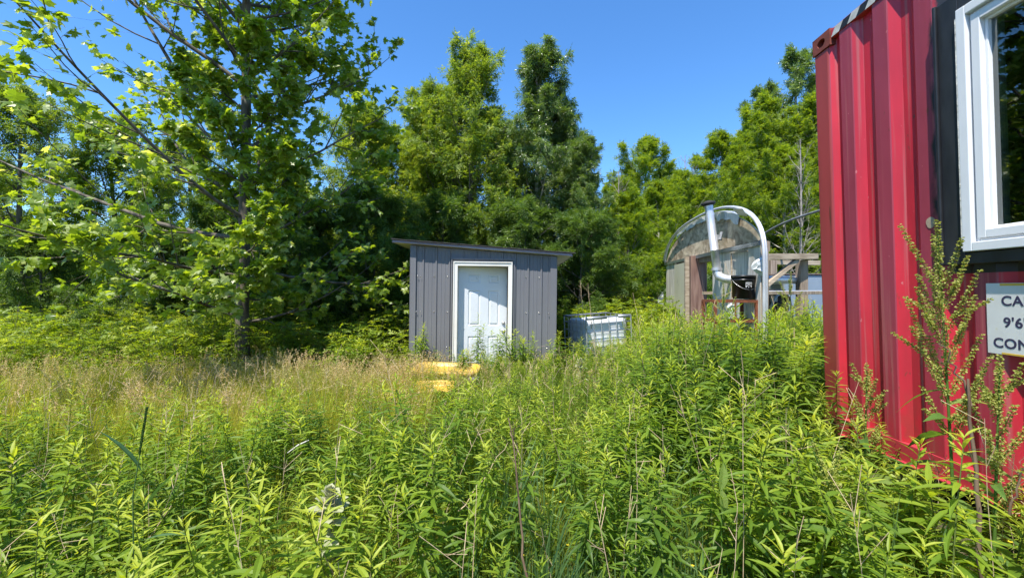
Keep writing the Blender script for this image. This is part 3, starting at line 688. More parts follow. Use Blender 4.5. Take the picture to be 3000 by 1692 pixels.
    # hoops
    def hoop(off,dt=0,scale=1.,r_=.021,z0=.0,dh=0,far=True):
        pts=[]
        for i in range(41):
            s=-1+2*i/40; hw=3.12*scale
            a=s*math.pi/2; 
            t=2.9+dt+(hw if (far or s<0) else 2.84)*math.copysign(abs(math.sin(a))**.82,a); z=1.9+(1.09+dh)*max(0,math.cos(a))**.70
            
            if far or s<0 or z>2.33: pts.append(W(t,z,off))
        pts=[W(2.9+dt-3.10*scale,z0,off)]+[W(2.9+dt-3.12*scale,1.2,off)]+pts+([W(2.9+dt+3.12*scale,1.2,off),W(2.9+dt+3.10*scale,z0,off)] if far else [W(5.78,2.28,.01)])
        return Acc().tube(pts,r_,10)
    fin(hoop(-.07,far=False),'hoop',M_galv,smooth=True); fin(hoop(-.02,r_=.012,dt=.05,dh=.02,far=False),'hoop',M_galv,smooth=True)
    fin(hoop(2.0,dh=.05,r_=.024),'hoop',M_blackp,smooth=True); fin(hoop(4.0,dh=.05,r_=.024),'hoop',M_blackp,smooth=True)
    # stovepipe
    sp=empty('stovepipe',(3.30,6.9,1.9),'tall silver stovepipe with a black cap rising in front of the plywood gable','stovepipe')
    def loc(A,name,m,**k):
        o=A.build(name,m,sp,**k); o.location=(-3.30,-6.9,-1.9); return o
    a=Vector(P(2101,792,6.75)); b=Vector(P(2076,598,6.75))
    A=Acc(); A.tube([a,a+(b-a)*.30,a+(b-a)*.302,a+(b-a)*.31,a+(b-a)*.312,a+(b-a)*.97,b],[.062,.062,.066,.066,.062,.062,.062],18); loc(A,'pipe',M_duct,smooth=True)
    A=Acc(); d=(b-a).normalized(); A.tube([b-d*.02,b+d*.01,b+d*.03,b+d*.055],[.085,.11,.10,.03],18); loc(A,'cap',mat('sooty_cap',(.02,.02,.02),.8),smooth=True)
    el=[a+d*.03,a-d*.02,a+Vector((.015,-.03,-.09)),a+Vector((.075,-.09,-.135)),a+Vector((.16,-.16,-.15)),a+Vector((.36,-.22,-.15))]
    A=Acc(); A.tube(el,[.068,.068,.068,.066,.064,.062],18); loc(A,'elbow',M_duct,smooth=True)
    q=el[-1]; A=Acc(); A.tube([q,(q.x+.8,q.y+.2,q.z-.0),(4.66,6.95,1.76)],.062,18); loc(A,'horizontal_duct',M_duct,smooth=True)
    A=Acc(); A.lathe([(.075,-.02),(.08,-.02),(.08,.02),(.075,.02)],n=18); o=A.build('band',M_duct,sp); o.location=a+(b-a)*.02-Vector((3.30,6.9,1.9))
    A=Acc(); c=a+(b-a)*.5+Vector((.07,-.02,0)); A.beam(c,c+Vector((.1,.12,.0)),.05,.08); A.beam(c+Vector((.02,-.03,-.04)),c+Vector((.06,.0,.08)),.04,.02); loc(A,'bracket',M_blackp)
    # rack + bucket + jug
    M_rust=mat('rusty_angle_iron',(.23,.07,.025),.85,0,(.13,.04,.02),25,(1,1,1),.3)
    x0,y0,_=P(2097,877,5.65); x1=P(2218,877,5.65)[0]; y1=y0+.36; rz=1.478
    rk=empty('rack',((x0+x1)/2,(y0+y1)/2,.25),'rusty angle iron rack carrying the black bucket','rack')
    def lr(A,name,m,**k): o=A.build(name,m,rk,**k); o.location=(-(x0+x1)/2,-(y0+y1)/2,-.25); return o
    for xx in (x0,x1):
        for yy in (y0,y1):
            A=Acc(); A.box(xx-.018,xx+.018,yy-.003,yy+.003,.1,rz-.02); A.box(xx-.018,xx-.012,yy+.003,yy+.034,.1,rz-.02); lr(A,'leg',M_rust)
    for zz in (rz-.01,1.205):
        A=Acc(); A.box(x0-.02,x1+.02,y0-.006,y0-.002,zz-.03,zz+.005); A.box(x0-.02,x1+.02,y1+.002,y1+.006,zz-.03,zz+.005); A.box(x0-.022,x0-.018,y0,y1,zz-.03,zz+.005); A.box(x1+.018,x1+.022,y0,y1,zz-.03,zz+.005)
        A.box(x0-.02,x1+.02,y0+.1,y0+.13,zz-.003,zz+.003); A.box(x0-.02,x1+.02,y0+.2,y0+.23,zz-.003,zz+.003); lr(A,'shelf_frame',M_rust)
    A=Acc(); A.box((x0+x1)/2-.03,(x0+x1)/2-.005,y0-.010,y0-.006,1.19,rz); lr(A,'mid_bar',M_rust)
    bx,by,_=P(2178,875,5.82); bz=rz+.006
    bk=empty('bucket',(bx,by,bz),'black plastic bucket with a white printed label standing on the rusty rack','bucket')
    M_bk=mat('black_plastic',(.012,.012,.013),.35,0,(.02,.02,.022),5)
    Acc().lathe([(0,0),(.128,0),(.131,.01),(.144,.245),(.150,.248),(.150,.262),(.146,.264),(.147,.29),(.142,.292),(.14,.02),(0,.015)],n=36).build('body',M_bk,bk,True)
    Acc().lathe([(0,.312),(.13,.312),(.133,.318),(.150,.318),(.157,.312),(.158,.288),(.152,.286)],n=36).build('lid',M_bk,bk,True)
    hp=[( -.152*math.cos(t)*1.0, -.152*math.sin(t)-.004, .255-.13*math.sin(t)*1.0) for t in np.linspace(0,math.pi,17)]
    Acc().tube([(x,y,z) for x,y,z in hp],.0028,6).build('handle',mat('wire',(.5,.5,.5),.35,.9),bk,True)
    # label: curved patch with crossed-out figure and small bars
    Lw=Acc(); M_wt=mat('print_white',(.7,.7,.7),.6)
    def patch(a0,a1,z0,z1,rr=.0015):
        n=max(2,int((a1-a0)/.12)+1); aa=np.linspace(a0,a1,n); V=[]
        for a_ in aa:
            for z in (z0,z1): R_=.131+.013*(z-.01)/.235+rr; V.append((R_*math.sin(a_),-R_*math.cos(a_),z))
        Lw.add(V,F4=[(2*i,2*i+2,2*i+3,2*i+1) for i in range(n-1)])
    A0,A1=-.30,.26
    for (a_,b_,c_,d_) in ((A0,A1,.215,.222),(A0,A1,.06,.067),(A0,A0+.04,.067,.215),(A1-.04,A1,.067,.215)): patch(a_,b_,c_,d_)
    for zz in (.205,.198,.105,.098,.091,.084,.077): patch(A0+.08,A1-.08-.03*math.sin(zz*900),zz,zz+.004)
    for i in range(24):
        t=i/24*6.283; t2=(i+1)/24*6.283; V=[]
        for (tt,rr) in ((t,.030),(t2,.030),(t2,.037),(t,.037)):
            aa=(A0+A1)/2+rr*math.cos(tt)/.14; z=.152+rr*math.sin(tt); R_=.131+.013*(z-.01)/.235+.0015; V.append((R_*math.sin(aa),-R_*math.cos(aa),z))
        Lw.add(V,F4=[(0,1,2,3)])
    V=[]
    for (xx,zz) in ((-.026,.022),(-.020,.028),(.026,-.022),(.020,-.028)):
        aa=(A0+A1)/2+xx/.14; z=.152+zz; R_=.131+.013*(z-.01)/.235+.0016; V.append((R_*math.sin(aa),-R_*math.cos(aa),z))
    Lw.add(V,F4=[(0,1,2,3)]); patch((A0+A1)/2-.06,(A0+A1)/2+.03,.135,.165,.0017)
    Lw.build('label',M_wt,bk)
    jx,jy,_=P(2143,905,5.85)
    jg=empty('jug',(jx,jy,1.212),'white plastic jug on the lower shelf of the rusty rack','jug')
    Acc().lathe([(0,0),(.06,0),(.066,.01),(.066,.14),(.05,.18),(.02,.20),(.02,.215),(0,.215)],n=20).build('body',mat('jug_plastic',(.7,.72,.72),.5),jg,True)
    Acc().lathe([(0,.232),(.022,.232),(.022,.212),(.0,.212)],n=16).build('cap',mat('jug_cap',(.6,.62,.65),.5),jg)
    # blue-grey heater cabinet beyond the wall
    cx0,cy,_=P(2293,900,7.3); hx=empty('heater_cabinet',(cx0+.55,cy,.5),'blue grey sheet metal cabinet behind the timber frame beside the red container','cabinet')
    M_bl=mat('blue_grey_steel',(.22,.28,.36),.45,.1,(.27,.33,.41),3,(1,1,.6),0,5)
    A=Acc(); A.box(-.55,.9,0,.7,.42,1.36); A.build('body',M_bl,hx,bevel=.01)
    A=Acc(); A.box(-.57,.92,-.02,.72,1.365,1.385); A.build('top',mat('cabinet_top',(.14,.13,.14),.6,0,(.2,.1,.07),9),hx,bevel=.004)
    A=Acc(); A.box(-.55,.9,-.012,-.002,.62,.66); A.box(-.55,.9,-.03,-.004,.40,.43); A.build('trim_rail',M_bl,hx)
    A=Acc(); A.box(-.60,-.57,-.1,.6,.9,1.35); A.box(-.64,-.605,-.06,.2,1.2,1.36); A.build('side_shield',mat('shield',(.35,.38,.36),.4,.5),hx,bevel=.006)
    # timber frame
    tf=empty('timber_frame',P(2348,1000,6.7),'open timber frame of old beams and a diagonal brace left of the red container','timber frame'); o0=Vector(tf.location)
    def lt(A,name,m): o=A.build(name,m,tf,bevel=.004); o.location=-o0; return o
    A=Acc(); a=Vector(P(2230,752,6.4)); b=Vector(P(2390,751,6.6)); A.beam(a,b,.10,.085); lt(A,'beam',M_lum)
    for xx,d_ in ((2349,6.7),(2262,8.2)):
        A=Acc(); a=Vector(P(xx,1010,d_)); b=Vector(P(xx,762,d_)); a.z=.1; A.beam(a,b,.12,.12,(0,1,0)); lt(A,'post',M_wood)
    A=Acc(); A.beam(P(2244,836,6.45),P(2334,762,6.55),.06,.085,(0,1,0)); lt(A,'brace',M_lum)
    A=Acc(); A.beam(P(2226,858,6.3),P(2412,857,6.5),.09,.05); lt(A,'rail',M_wood)
    A=Acc(); A.beam(P(2226,853,6.3),P(2412,852,6.5),.03,.02); lt(A,'conduit',M_galv)
    lt(Acc().beam(P(2060,858,7.6),P(2105,858,7.6),.09,.05),'far_rail',M_lum); lt(Acc().beam(P(2240,768,9.5),P(2400,770,9.5),.09,.1),'far_rail',M_lum)
    # engine heap between wall and frame
    M_eng=mat('greasy_iron',(.02,.02,.022),.6,.3,(.06,.055,.05),22,(1,1,1),.5)
    ex=empty('engine',P(2272,960,6.9),'greasy dark engine block behind the galvanised hoop foot','engine')
    A=Acc(); A.box(-.16,.14,-.1,.25,.1,.5); A.box(-.1,.1,-.12,.2,.5,.62); A.build('block',M_eng,ex,bevel=.02)
    A=Acc(); A.lathe([(0,-.03),(.10,-.03),(.10,-.012),(.085,-.005),(.085,.005),(.10,.012),(.10,.03),(0,.03)],(0,0,0),24); o=A.build('pulley',M_eng,ex); o.location=(.0,-.16,.33); o.rotation_euler=(math.radians(90),0,0)
    A=Acc(); A.tube([(-.15,-.12,.2),(-.2,-.2,.35),(-.1,-.2,.52),(.08,-.15,.58),(.16,-.1,.4)],.018,8); A.build('hose',mat('grey_hose',(.4,.42,.42),.5),ex,True)
    A=Acc(); A.tube([(.02,-.14,.55),(.1,-.2,.5),(.14,-.2,.25),(.05,-.2,.12)],.012,8); A.build('hose',M_eng,ex,True)
    Mq=mat('dull_plate',(.3,.3,.28),.5,.5); Acc().box(-.15,-.05,-.14,-.1,.42,.52).build('cover_plate',Mq,ex,bevel=.004); Acc().box(.03,.12,-.13,-.1,.2,.3).build('cover_plate',Mq,ex,bevel=.004)
greenhouse()
# ================================================================ WATER TOTE
def tote():
    r=empty('water_tote',(1.72,8.5,0.0),'white water tote in a galvanised cage standing in weeds right of the shed','water tote',rot=(math.radians(0),math.radians(-2.6),math.radians(20))); r.scale=(.83,.88,.97)
    M_p=mat('milky_plastic',(.82,.85,.88),.35,0,(.76,.80,.85),2,(1,1,1),0,4); M_c=mat('cage_zinc',(.50,.53,.56),.4,.5,(.36,.38,.40),12)
    A=Acc(); nz=30; n=40; V=[]
    for k in range(nz+1):
        z=.14+.94*k/nz; bul=.012*math.sin(k*1.5)-(.05 if k in(nz,0) else 0); hw,hd=.54+bul*.5,.44+bul*.5
        for i in range(n):
            a=i/n*2*math.pi; c,s=math.cos(a),math.sin(a); e=.22
            V.append((hw*math.copysign(abs(c)**e,c),hd*math.copysign(abs(s)**e,s),z))
    F4=[(k*n+i,k*n+(i+1)%n,(k+1)*n+(i+1)%n,(k+1)*n+i) for k in range(nz) for i in range(n)]; A.add(V,F4=F4)
    m=len(V); A.add([V[i] for i in range(nz*n,nz*n+n)]+[(0,0,1.07)],F3=[(i,(i+1)%n,n) for i in range(n)])
    A.build('bottle',M_p,r,True)
    A=Acc(); A.lathe([(0,1.13),(.09,1.13),(.1,1.12),(.1,1.07)],n=24); A.build('lid',mat('lid_dark',(.05,.05,.05),.5),r,True)
    C_=Acc(); X,Y=.59,.49
    for z,rr in ((1.14,.017),(1.02,.009),(.86,.009),(.68,.009),(.50,.009),(.32,.009),(.16,.014)):
        C_.tube([(-X,-Y,z),(X,-Y,z),(X,Y,z),(-X,Y,z),(-X,-Y,z)],rr,8)
    for i in range(7): 
        x=-X+2*X*i/6
        for y in (-Y,Y): C_.tube([(x,y*1.02,.15),(x,y*1.02,1.14)],.010 if i%6 else .016,8)
    for i in range(1,5):
        y=-Y+2*Y*i/5
        for x in (-X,X): C_.tube([(x*1.015,y,.15),(x*1.015,y,1.14)],.010,8)
    C_.box(-X,-.05,-Y-.02,-Y-.012,1.10,1.16); C_.box(.25,X,-Y-.02,-Y-.012,1.10,1.16)
    C_.build('cage',M_c,r,True)
    A=Acc()
    for y in (-.42,0,.42): A.box(-.58,.58,y-.06,y+.06,.0,.03); A.box(-.58,-.44,y-.05,y+.05,.03,.12); A.box(.44,.58,y-.05,y+.05,.03,.12)
    A.box(-.58,.58,-.48,.48,.12,.135); A.build('pallet',M_c,r)
tote()
# ================================================================ YELLOW SLED and board
def sled():
    M_y=mat('yellow_plastic',(.62,.40,.05),.4,0,(.58,.36,.06),5,(1,1,1),0,6,col3=(.40,.28,.08),s3=6,l3=.58)
    r=empty('sled',(-1.02,6.78,.34),'yellow plastic sled tray lying in the weeds at the shed door','sled',rot=(math.radians(7),math.radians(1.5),math.radians(-3)))
    # tray: superellipse rings
    def ring(hx,hy,z,n=48,e=.45): return [(hx*math.copysign(abs(math.cos(t))**e,math.cos(t)),hy*math.copysign(abs(math.sin(t))**e,math.sin(t)),z+.008*abs(math.cos(t))**3) for t in np.arange(n)*2*math.pi/n]
    rs=[ring(.50,.255,-.03),ring(.515,.27,.0),ring(.52,.275,.04),ring(.50,.255,.048),ring(.47,.225,.045),ring(.45,.205,.0),ring(.40,.17,-.012),ring(.30,.10,-.008),ring(.22,.05,-.014)]
    V=sum(rs,[]); n=48; A=Acc(); A.add(V,F4=[(k*n+i,k*n+(i+1)%n,(k+1)*n+(i+1)%n,(k+1)*n+i) for k in range(len(rs)-1) for i in range(n)])
    A.add(rs[-1]+[(0,0,-.014)],F3=[(i,(i+1)%n,n) for i in range(n)])
    A.build('tray',M_y,r,True)
    A=Acc(); A.tube([(-.46,-.29,.03),(-.53,-.31,-.08),(-.42,-.33,-.05),(-.30,-.30,.01)],.006,6); A.build('rope',mat('rope_dark',(.03,.03,.03),.9),r,True)
    b=empty('boot_tray',(-1.05,5.9,.27),'faded yellow plastic piece half buried in tall grass below the sled','plastic tray',rot=(math.radians(24),0,.05))
    rs=[ring(.28,.13,0),ring(.28,.13,.02),ring(.26,.11,.02),ring(.25,.10,-.03),ring(.2,.06,-.035)]
    A=Acc(); A.add(sum(rs,[]),F4=[(k*n+i,k*n+(i+1)%n,(k+1)*n+(i+1)%n,(k+1)*n+i) for k in range(4) for i in range(n)]); A.add(rs[-1]+[(0,0,-.035)],F3=[(i,(i+1)%n,n) for i in range(n)])
    A.build('tray',M_y,b,True)
    A=Acc(); a=P(843,1325,2.9); c=P(905,1288,2.95); A.tube([a,((a[0]+c[0])/2,(a[1]+c[1])/2,(a[2]+c[2])/2+.01),c],[.002,.0045,.003],6); s=A.build('stick',mat('bleached_wood',(.6,.58,.55),.8,0,(.7,.68,.65),40)); tag(s,'pale bleached stick lying across the goldenrod left of centre','stick')
    # loose pipe and scraps in the weeds by the frame
    A=Acc(); A.tube([P(2360,1000,5.4),P(2385,1022,5.3),P(2405,1040,5.2)],.018,8); s=A.build('white_pipe',mat('white_pvc',(.7,.72,.74),.4),None,True); tag(s,'short white plastic pipe in the weeds left of the container','pipe')
sled()
# ================================================================ VEGETATION
def in_ok(x,y):
    """outside solid things and inside the field of view"""
    m=(np.abs(x)<y*1.30+.7)
    m&=~((x>-1.85)&(x<.82)&(y>7.38)&(y<9.8))                 # shed
    m&=~((x>2.28+.0*y)&(y<3.35))                                # container
    m&=~((x>.95)&(x<2.35)&(y>8.05)&(y<9.5))                    # tote
    m&=~((x>-1.6)&(x<-.48)&(y>6.5)&(y<7.05)) 
    return m
def pts(n,x0,x1,y0,y1,dens=None):
    x=rng.uniform(x0,x1,n); y=rng.uniform(y0,y1,n); m=in_ok(x,y)
    if dens is not None: m&=rng.uniform(0,1,n)<dens(x,y)
    x=x[m]; y=y[m]; return np.stack([x,y,ground_z(x,y)-.02],1)
def put(A,vs,p,s0,s1,hf=None,dt=.08,lean=.10,tf=None):
    n=len(p); sc=rng.uniform(s0,s1,n)
    if hf is not None: sc=sc*hf(p[:,0],p[:,1])
    pn=np.sin(p[:,0]*2.1+1)*np.cos(p[:,1]*1.7)*.12
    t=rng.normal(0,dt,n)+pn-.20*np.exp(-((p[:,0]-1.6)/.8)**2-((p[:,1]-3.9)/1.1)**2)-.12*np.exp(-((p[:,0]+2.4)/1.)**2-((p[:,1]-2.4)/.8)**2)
    if tf is not None: t=t+tf(p[:,0],p[:,1])
    scatter(A,vs,p,rng.uniform(0,6.28,n),sc,rng.normal(0,lean,(n,2)),t)
GF=[goldenrod(1.0,int(rng.uniform(56,76)),True,.115) for _ in range(7)]
GM=[goldenrod(1.0,int(rng.uniform(46,62)),False,.11) for _ in range(8)]
def gh(x,y):   # height of goldenrod over the field
    h=.74-.20*sst(2.8,5.0,y)+.16*sst(.5,2.0,x)+.16*sst(1.2,2.6,x)*sst(3.0,5.0,y)
    h=h+.17*np.exp(-((x-1.75)/.7)**2-((y-4.3)/.9)**2)
    h=h*(1-.58*sst(1.25,1.95,x)*(1-sst(2.2,3.3,y))*sst(1.2,1.6,y))+.14*sst(2.6,3.4,x)*sst(4.6,5.6,y)
    return h*(1+.13*np.sin(x*2.7+y)*np.cos(y*2.1-x)+.07*np.sin(x*6.3-y*5.1))
def gold_d(x,y):
    left=1-sst(-2.2,-.8,x)
    pn=np.clip(.62+.55*np.sin(x*3.3+1.5*np.sin(y*2.7))*np.cos(y*3.6-x*1.1)+.6*(x>.9),.16,1)
    return pn*np.clip(1-left*sst(3.2,4.8,y)*.86-.55*sst(5.6,6.6,y)*(x<.6),.03,1)*np.where((y<1.9)&(x>.1)&(x<1.05),.35,1)
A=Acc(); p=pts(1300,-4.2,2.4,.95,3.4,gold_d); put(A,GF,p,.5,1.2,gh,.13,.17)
o=A.build('goldenrod_field',M_gold); tag(o,'dense goldenrod stems filling the near field','goldenrod',kind='stuff')
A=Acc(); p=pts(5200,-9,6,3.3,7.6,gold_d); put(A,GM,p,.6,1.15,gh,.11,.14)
p=pts(500,-1.6,.8,6.6,7.35); p=p[(p[:,0]>-.55)]; put(A,GM,p,.35,.62,None)
p=pts(1400,.8,5.5,7.2,10.5); put(A,GM,p,.5,.95,gh)
o=A.build('goldenrod_field',M_gold); tag(o,'goldenrod and tall weeds of the middle field in front of the shed and greenhouse','goldenrod',kind='stuff')
# under-storey grass so no soil shows
GR=[bladetuft(26,.5,.10,.0035,3,.42).data() for _ in range(5)]
GRT=[bladetuft(30,.85,.10,.004,3,.35,lean=.25).data() for _ in range(4)]
A=Acc(); p=pts(2600,-5,2.4,.9,4.0); put(A,GR,p,.6,1.2,gh,.12,.2,lambda x,y:.15+0*x)
p=pts(5200,-14,6,3.8,9,lambda x,y: np.where(x<-.8,1,.35)); put(A,GR,p,.55,.95,None,.12,.25,lambda x,y:.30*(x<-1.0)*sst(3,5,y))
p=pts(900,-7,-1.,3.6,6.6); put(A,GRT,p,.45,.8,None,.1,.15,lambda x,y:.3+0*x); p=pts(160,-.6,1.2,2.4,6.4); put(A,GRT,p,.5,.85,None,.08,.08)
o=A.build('meadow_grass',M_grass); tag(o,'yellow green meadow grass growing between the weeds','grass',kind='stuff')
A=Acc(); TB=[bladetuft(16,.42,.05,.0055,3,.55,lean=.25).data() for _ in range(4)]
p=pts(300,.0,1.15,1.15,2.1); put(A,TB,p,.6,1.1,None,.1,.1); p=pts(60,-.3,1.6,1.6,3.5); put(A,TB,p,1.1,1.6,None,.1,.1)
o=A.build('blue_green_grass',M_bluegrass); tag(o,'blue green rye grass tufts low in the foreground','grass',kind='stuff')
# thin straw stems, some bent or broken
A=Acc(); p=pts(420,-5,3.4,1.3,7.0); n=len(p); hh=gh(p[:,0],p[:,1])*rng.uniform(.7,1.35,n)*np.where(rng.uniform(0,1,n)<.25,1.15,1); a=rng.uniform(0,6.28,n); ln=rng.uniform(.02,.5,n)**1.3; z=np.linspace(0,1,5)[None]
q=np.stack([p[:,:1]+(np.cos(a)*ln*hh)[:,None]*z**1.6,p[:,1:2]+(np.sin(a)*ln*hh)[:,None]*z**1.6,p[:,2:3]+hh[:,None]*z],-1); q+=rng.normal(0,.006,q.shape)
v,f=tubes(q,np.full((n,5),.0022)*np.linspace(1,.4,5),4); A.add(v,F4=f)
s_=q[:,3]; m=4; d=rng.normal(0,1,(n,m,3))*.05+np.array([0,0,.05]); tw=np.stack([np.repeat(s_[:,None],m,1)+(q[:,4]-s_)[:,None]*rng.uniform(0,1,(n,m,1)),np.zeros((n,m,3))],2).reshape(n*m,2,3); tw[:,1]=tw[:,0]+d.reshape(-1,3)
v,f=tubes(tw,np.full((n*m,2),.0011),3); A.add(v,F4=f)
o=A.build('dead_stems',M_straw); tag(o,'thin dry stems of last year scattered through the weeds','dead stems',kind='stuff')
# tan seed-head grass
SG=[seedgrass(.78,8,8,.5) for _ in range(7)]
def tan_d(x,y):
    a=np.exp(-((x+3.6)/1.5)**2-((y-6.4)/.8)**2)*1.2+np.exp(-((x+2.1)/.5)**2-((y-6.1)/.7)**2)+.7*np.exp(-((x+5.2)/1.6)**2-((y-6.0)/1.1)**2)
    nz=np.clip(.5+.5*np.sin(x*3.1+2*np.sin(y*2.3))*np.cos(y*4.1+np.sin(x*1.7))+.35*np.sin(x*7+y*5),.12,1.3); a=a*nz*.45*np.where(x<-4.4,.3,1)
    b=.28*np.exp(-((x-2.6)/.8)**2-((y-6.9)/.9)**2)+.07*(x<-1)*(y>4)+.3*np.exp(-((x+.9)/.9)**2-((y-6.3)/.45)**2)+.04
    return np.clip(a+b,0,1)
A=Acc(); p=pts(9000,-9,4,4.2,8.2,tan_d); put(A,SG,p,.5,1.0,lambda x,y:.85+.0*x,.1,.2)
o=A.build('seed_grass',M_tan); tag(o,'dry tan grass with airy seed heads in front of the plane tree','dry grass',kind='stuff')
# leafy low weeds along the wood edge
BW=[broadweed(.9,46,.13,None,.45) for _ in range(6)]; BWs=[broadweed(.45,26,.07,None,.5) for _ in range(4)]
A=Acc(); p=pts(1500,-16,-1.7,6.6,10.5,lambda x,y:sst(6.6,8,y-.35*(x+4)*(x<-4)*.5)); put(A,BW,p,.45,1.45,lambda x,y:1+.25*np.sin(x*1.3)*np.cos(x*2.9+1),.12,.15)
p=pts(1500,.8,9,9.6,14); put(A,BW,p,.8,1.6,None,.1,.15)
p=pts(900,-9,.9,9.3,13); put(A,BW,p,.8,1.5,None,.1,.15)
p=pts(1100,-4,2.3,1.0,3.8); put(A,BWs,p,.6,1.35,gh,.12,.25)
o=A.build('wood_edge_weeds',M_elder); tag(o,'leafy saplings and weeds along the edge of the wood','undergrowth',kind='stuff')
# ---------------------------------------------------------------- individual prominent plants
def plant(name,acc_leaf,ml,pos,label,cat='plant',group=None,stem=None,ms=None):
    o=empty(name,pos,label,cat,group)
    if stem is not None: stem.build('stem',ms,o,True)
    acc_leaf.build('leaves' if name!='dock' else 'leaves',ml,o)
    return o
def bigrod(h,n,L,wm=1.,seed=0):
    global rng
    V,F3,F4,T=goldenrod(h,n,True,L,wm); st=Acc(); lf=Acc(); st.add(V[T>=.99],F4=F4,T=1.)
    k=(T>=.99).sum(); lf.add(V[k:],F3-k,T=T[k:]); return st,lf
def zpos(x,y): return (x,y,float(ground_z(x,y))-.02)
rods=[ (1275,1.95,.92,'broad leaved goldenrod standing tallest at the bottom centre of the field',.13),
 (1150,2.5,.80,'goldenrod with drooping blue green leaves left of the centre plant',.12),
 (505,1.45,.62,'sunlit goldenrod tip at the bottom edge of the photo, left of the mullein',.12),
 (870,1.5,.66,'goldenrod with long spread leaves at the bottom edge just right of the mullein stem',.12),
 (200,2.1,.88,'dark goldenrod at the far left with wide drooping leaves',.14),
 (30,1.9,.90,'dark goldenrod cut by the left edge of the photo',.14),
 (2060,1.9,1.05,'large leaved goldenrod low at the right in front of the container',.12),
 (2330,2.9,.98,'tall goldenrod with drooping leaves against the far end of the container',.12),
 (2140,2.9,1.18,'tall goldenrod with dark lance leaves in the right middle field',.14),
 (2290,1.35,.72,'bright goldenrod at the bottom right corner in front of the dock',.13),
 (1900,2.6,1.0,'straight stemmed goldenrod in the middle right of the field',.11)]
for x,d,h,lab,L in rods:
    X=(x-1500)/F*d; st,lf=bigrod(h,int(50+24*h),L*.92,1.1); 
    o=plant('goldenrod',lf,M_gold,zpos(X,d),lab,'goldenrod','prominent goldenrod plants',st,M_gold)
for x,d,h,lab in ((1240,7.2,1.12,'bushy weed against the left end of the grey shed wall'),(1405,7.1,1.28,'tallest slender weed in front of the white shed door'),(1462,7.05,1.02,'drooping weed in front of the door knob'),(1520,7.1,1.0,'leafy weed right of the door frame'),(1550,7.0,.98,'leafy yellow green weed at the right of the shed door'),(1370,6.95,.62,'small grey green weed beside the yellow sled'),(1640,7.0,.95,'bright goldenrod clump at the right shed corner'),(1690,7.5,.85,'goldenrod clump between shed and water tote'),(1000,6.9,.95,'tall goldenrod clump standing left of the sled'),(1060,6.8,1.0,'goldenrod clump just left of the shed corner')):
    X=(x-1500)/F*d; st=Acc(); lf=Acc()
    for k in range(6 if x not in (1405,) else 4):
        a,b=bigrod(h*rng.uniform(.72,1.02),56,.11,1.1); dx,dy=rng.normal(0,.07,2)
        for q,w_ in ((a,st),(b,lf)):
            V,F3,F4,T=q.data(); w_.add(V+np.array([dx,dy,0]),F3,F4,T)
    plant('tall_weed',lf,M_gold,zpos(X,d),lab,'weed','weeds standing around the shed and tote',st,M_gold)
# mullein
def mullein(pos,label,h=.62,R=.115):
    lf=Acc(); L=leaf_obovate()
    n=28; i=np.arange(n); t=i/n; ph=i*2.4; z=h*(.80+.20*t**.6); el=-.05+1.3*t; ln=R*(1.3-.85*t)*rng.uniform(.85,1.1,n)
    m=9; ph=np.concatenate([ph,np.arange(m)*2.4+1]); z=np.concatenate([z,h*rng.uniform(.35,.78,m)]); el=np.concatenate([el,rng.uniform(-1.2,-.3,m)]); ln=np.concatenate([ln,R*rng.uniform(1.3,1.7,m)]); t=np.concatenate([t,np.zeros(m)]); N=n+m
    ax=np.stack([np.cos(ph)*np.cos(el),np.sin(ph)*np.cos(el),np.sin(el)],1); nr=np.stack([-np.cos(ph)*np.sin(el),-np.sin(ph)*np.sin(el),np.cos(el)],1)+rng.normal(0,.15,(N,3))
    inst(lf,L,orient(ax,nr)*ln[:,None,None],np.stack([0*z,0*z,z],1),np.clip(.55+.35*t+rng.normal(0,.1,N),0,.9))
    st=Acc().tube([(0,0,0),(.0,0,h*.5),(0,0,h)],[.018,.014,.008],8)
    return plant('mullein',lf,M_mullein,pos,label,'mullein',None,st,M_mullein)
mullein(zpos((965-1500)/F*1.9,1.9),'pale felted mullein rosette rising among goldenrod at lower left of centre',.70,.080)
mullein(zpos(*P(1700,1000,5.8)[:2]),'small pale mullein in front of the water tote',.62,.08)
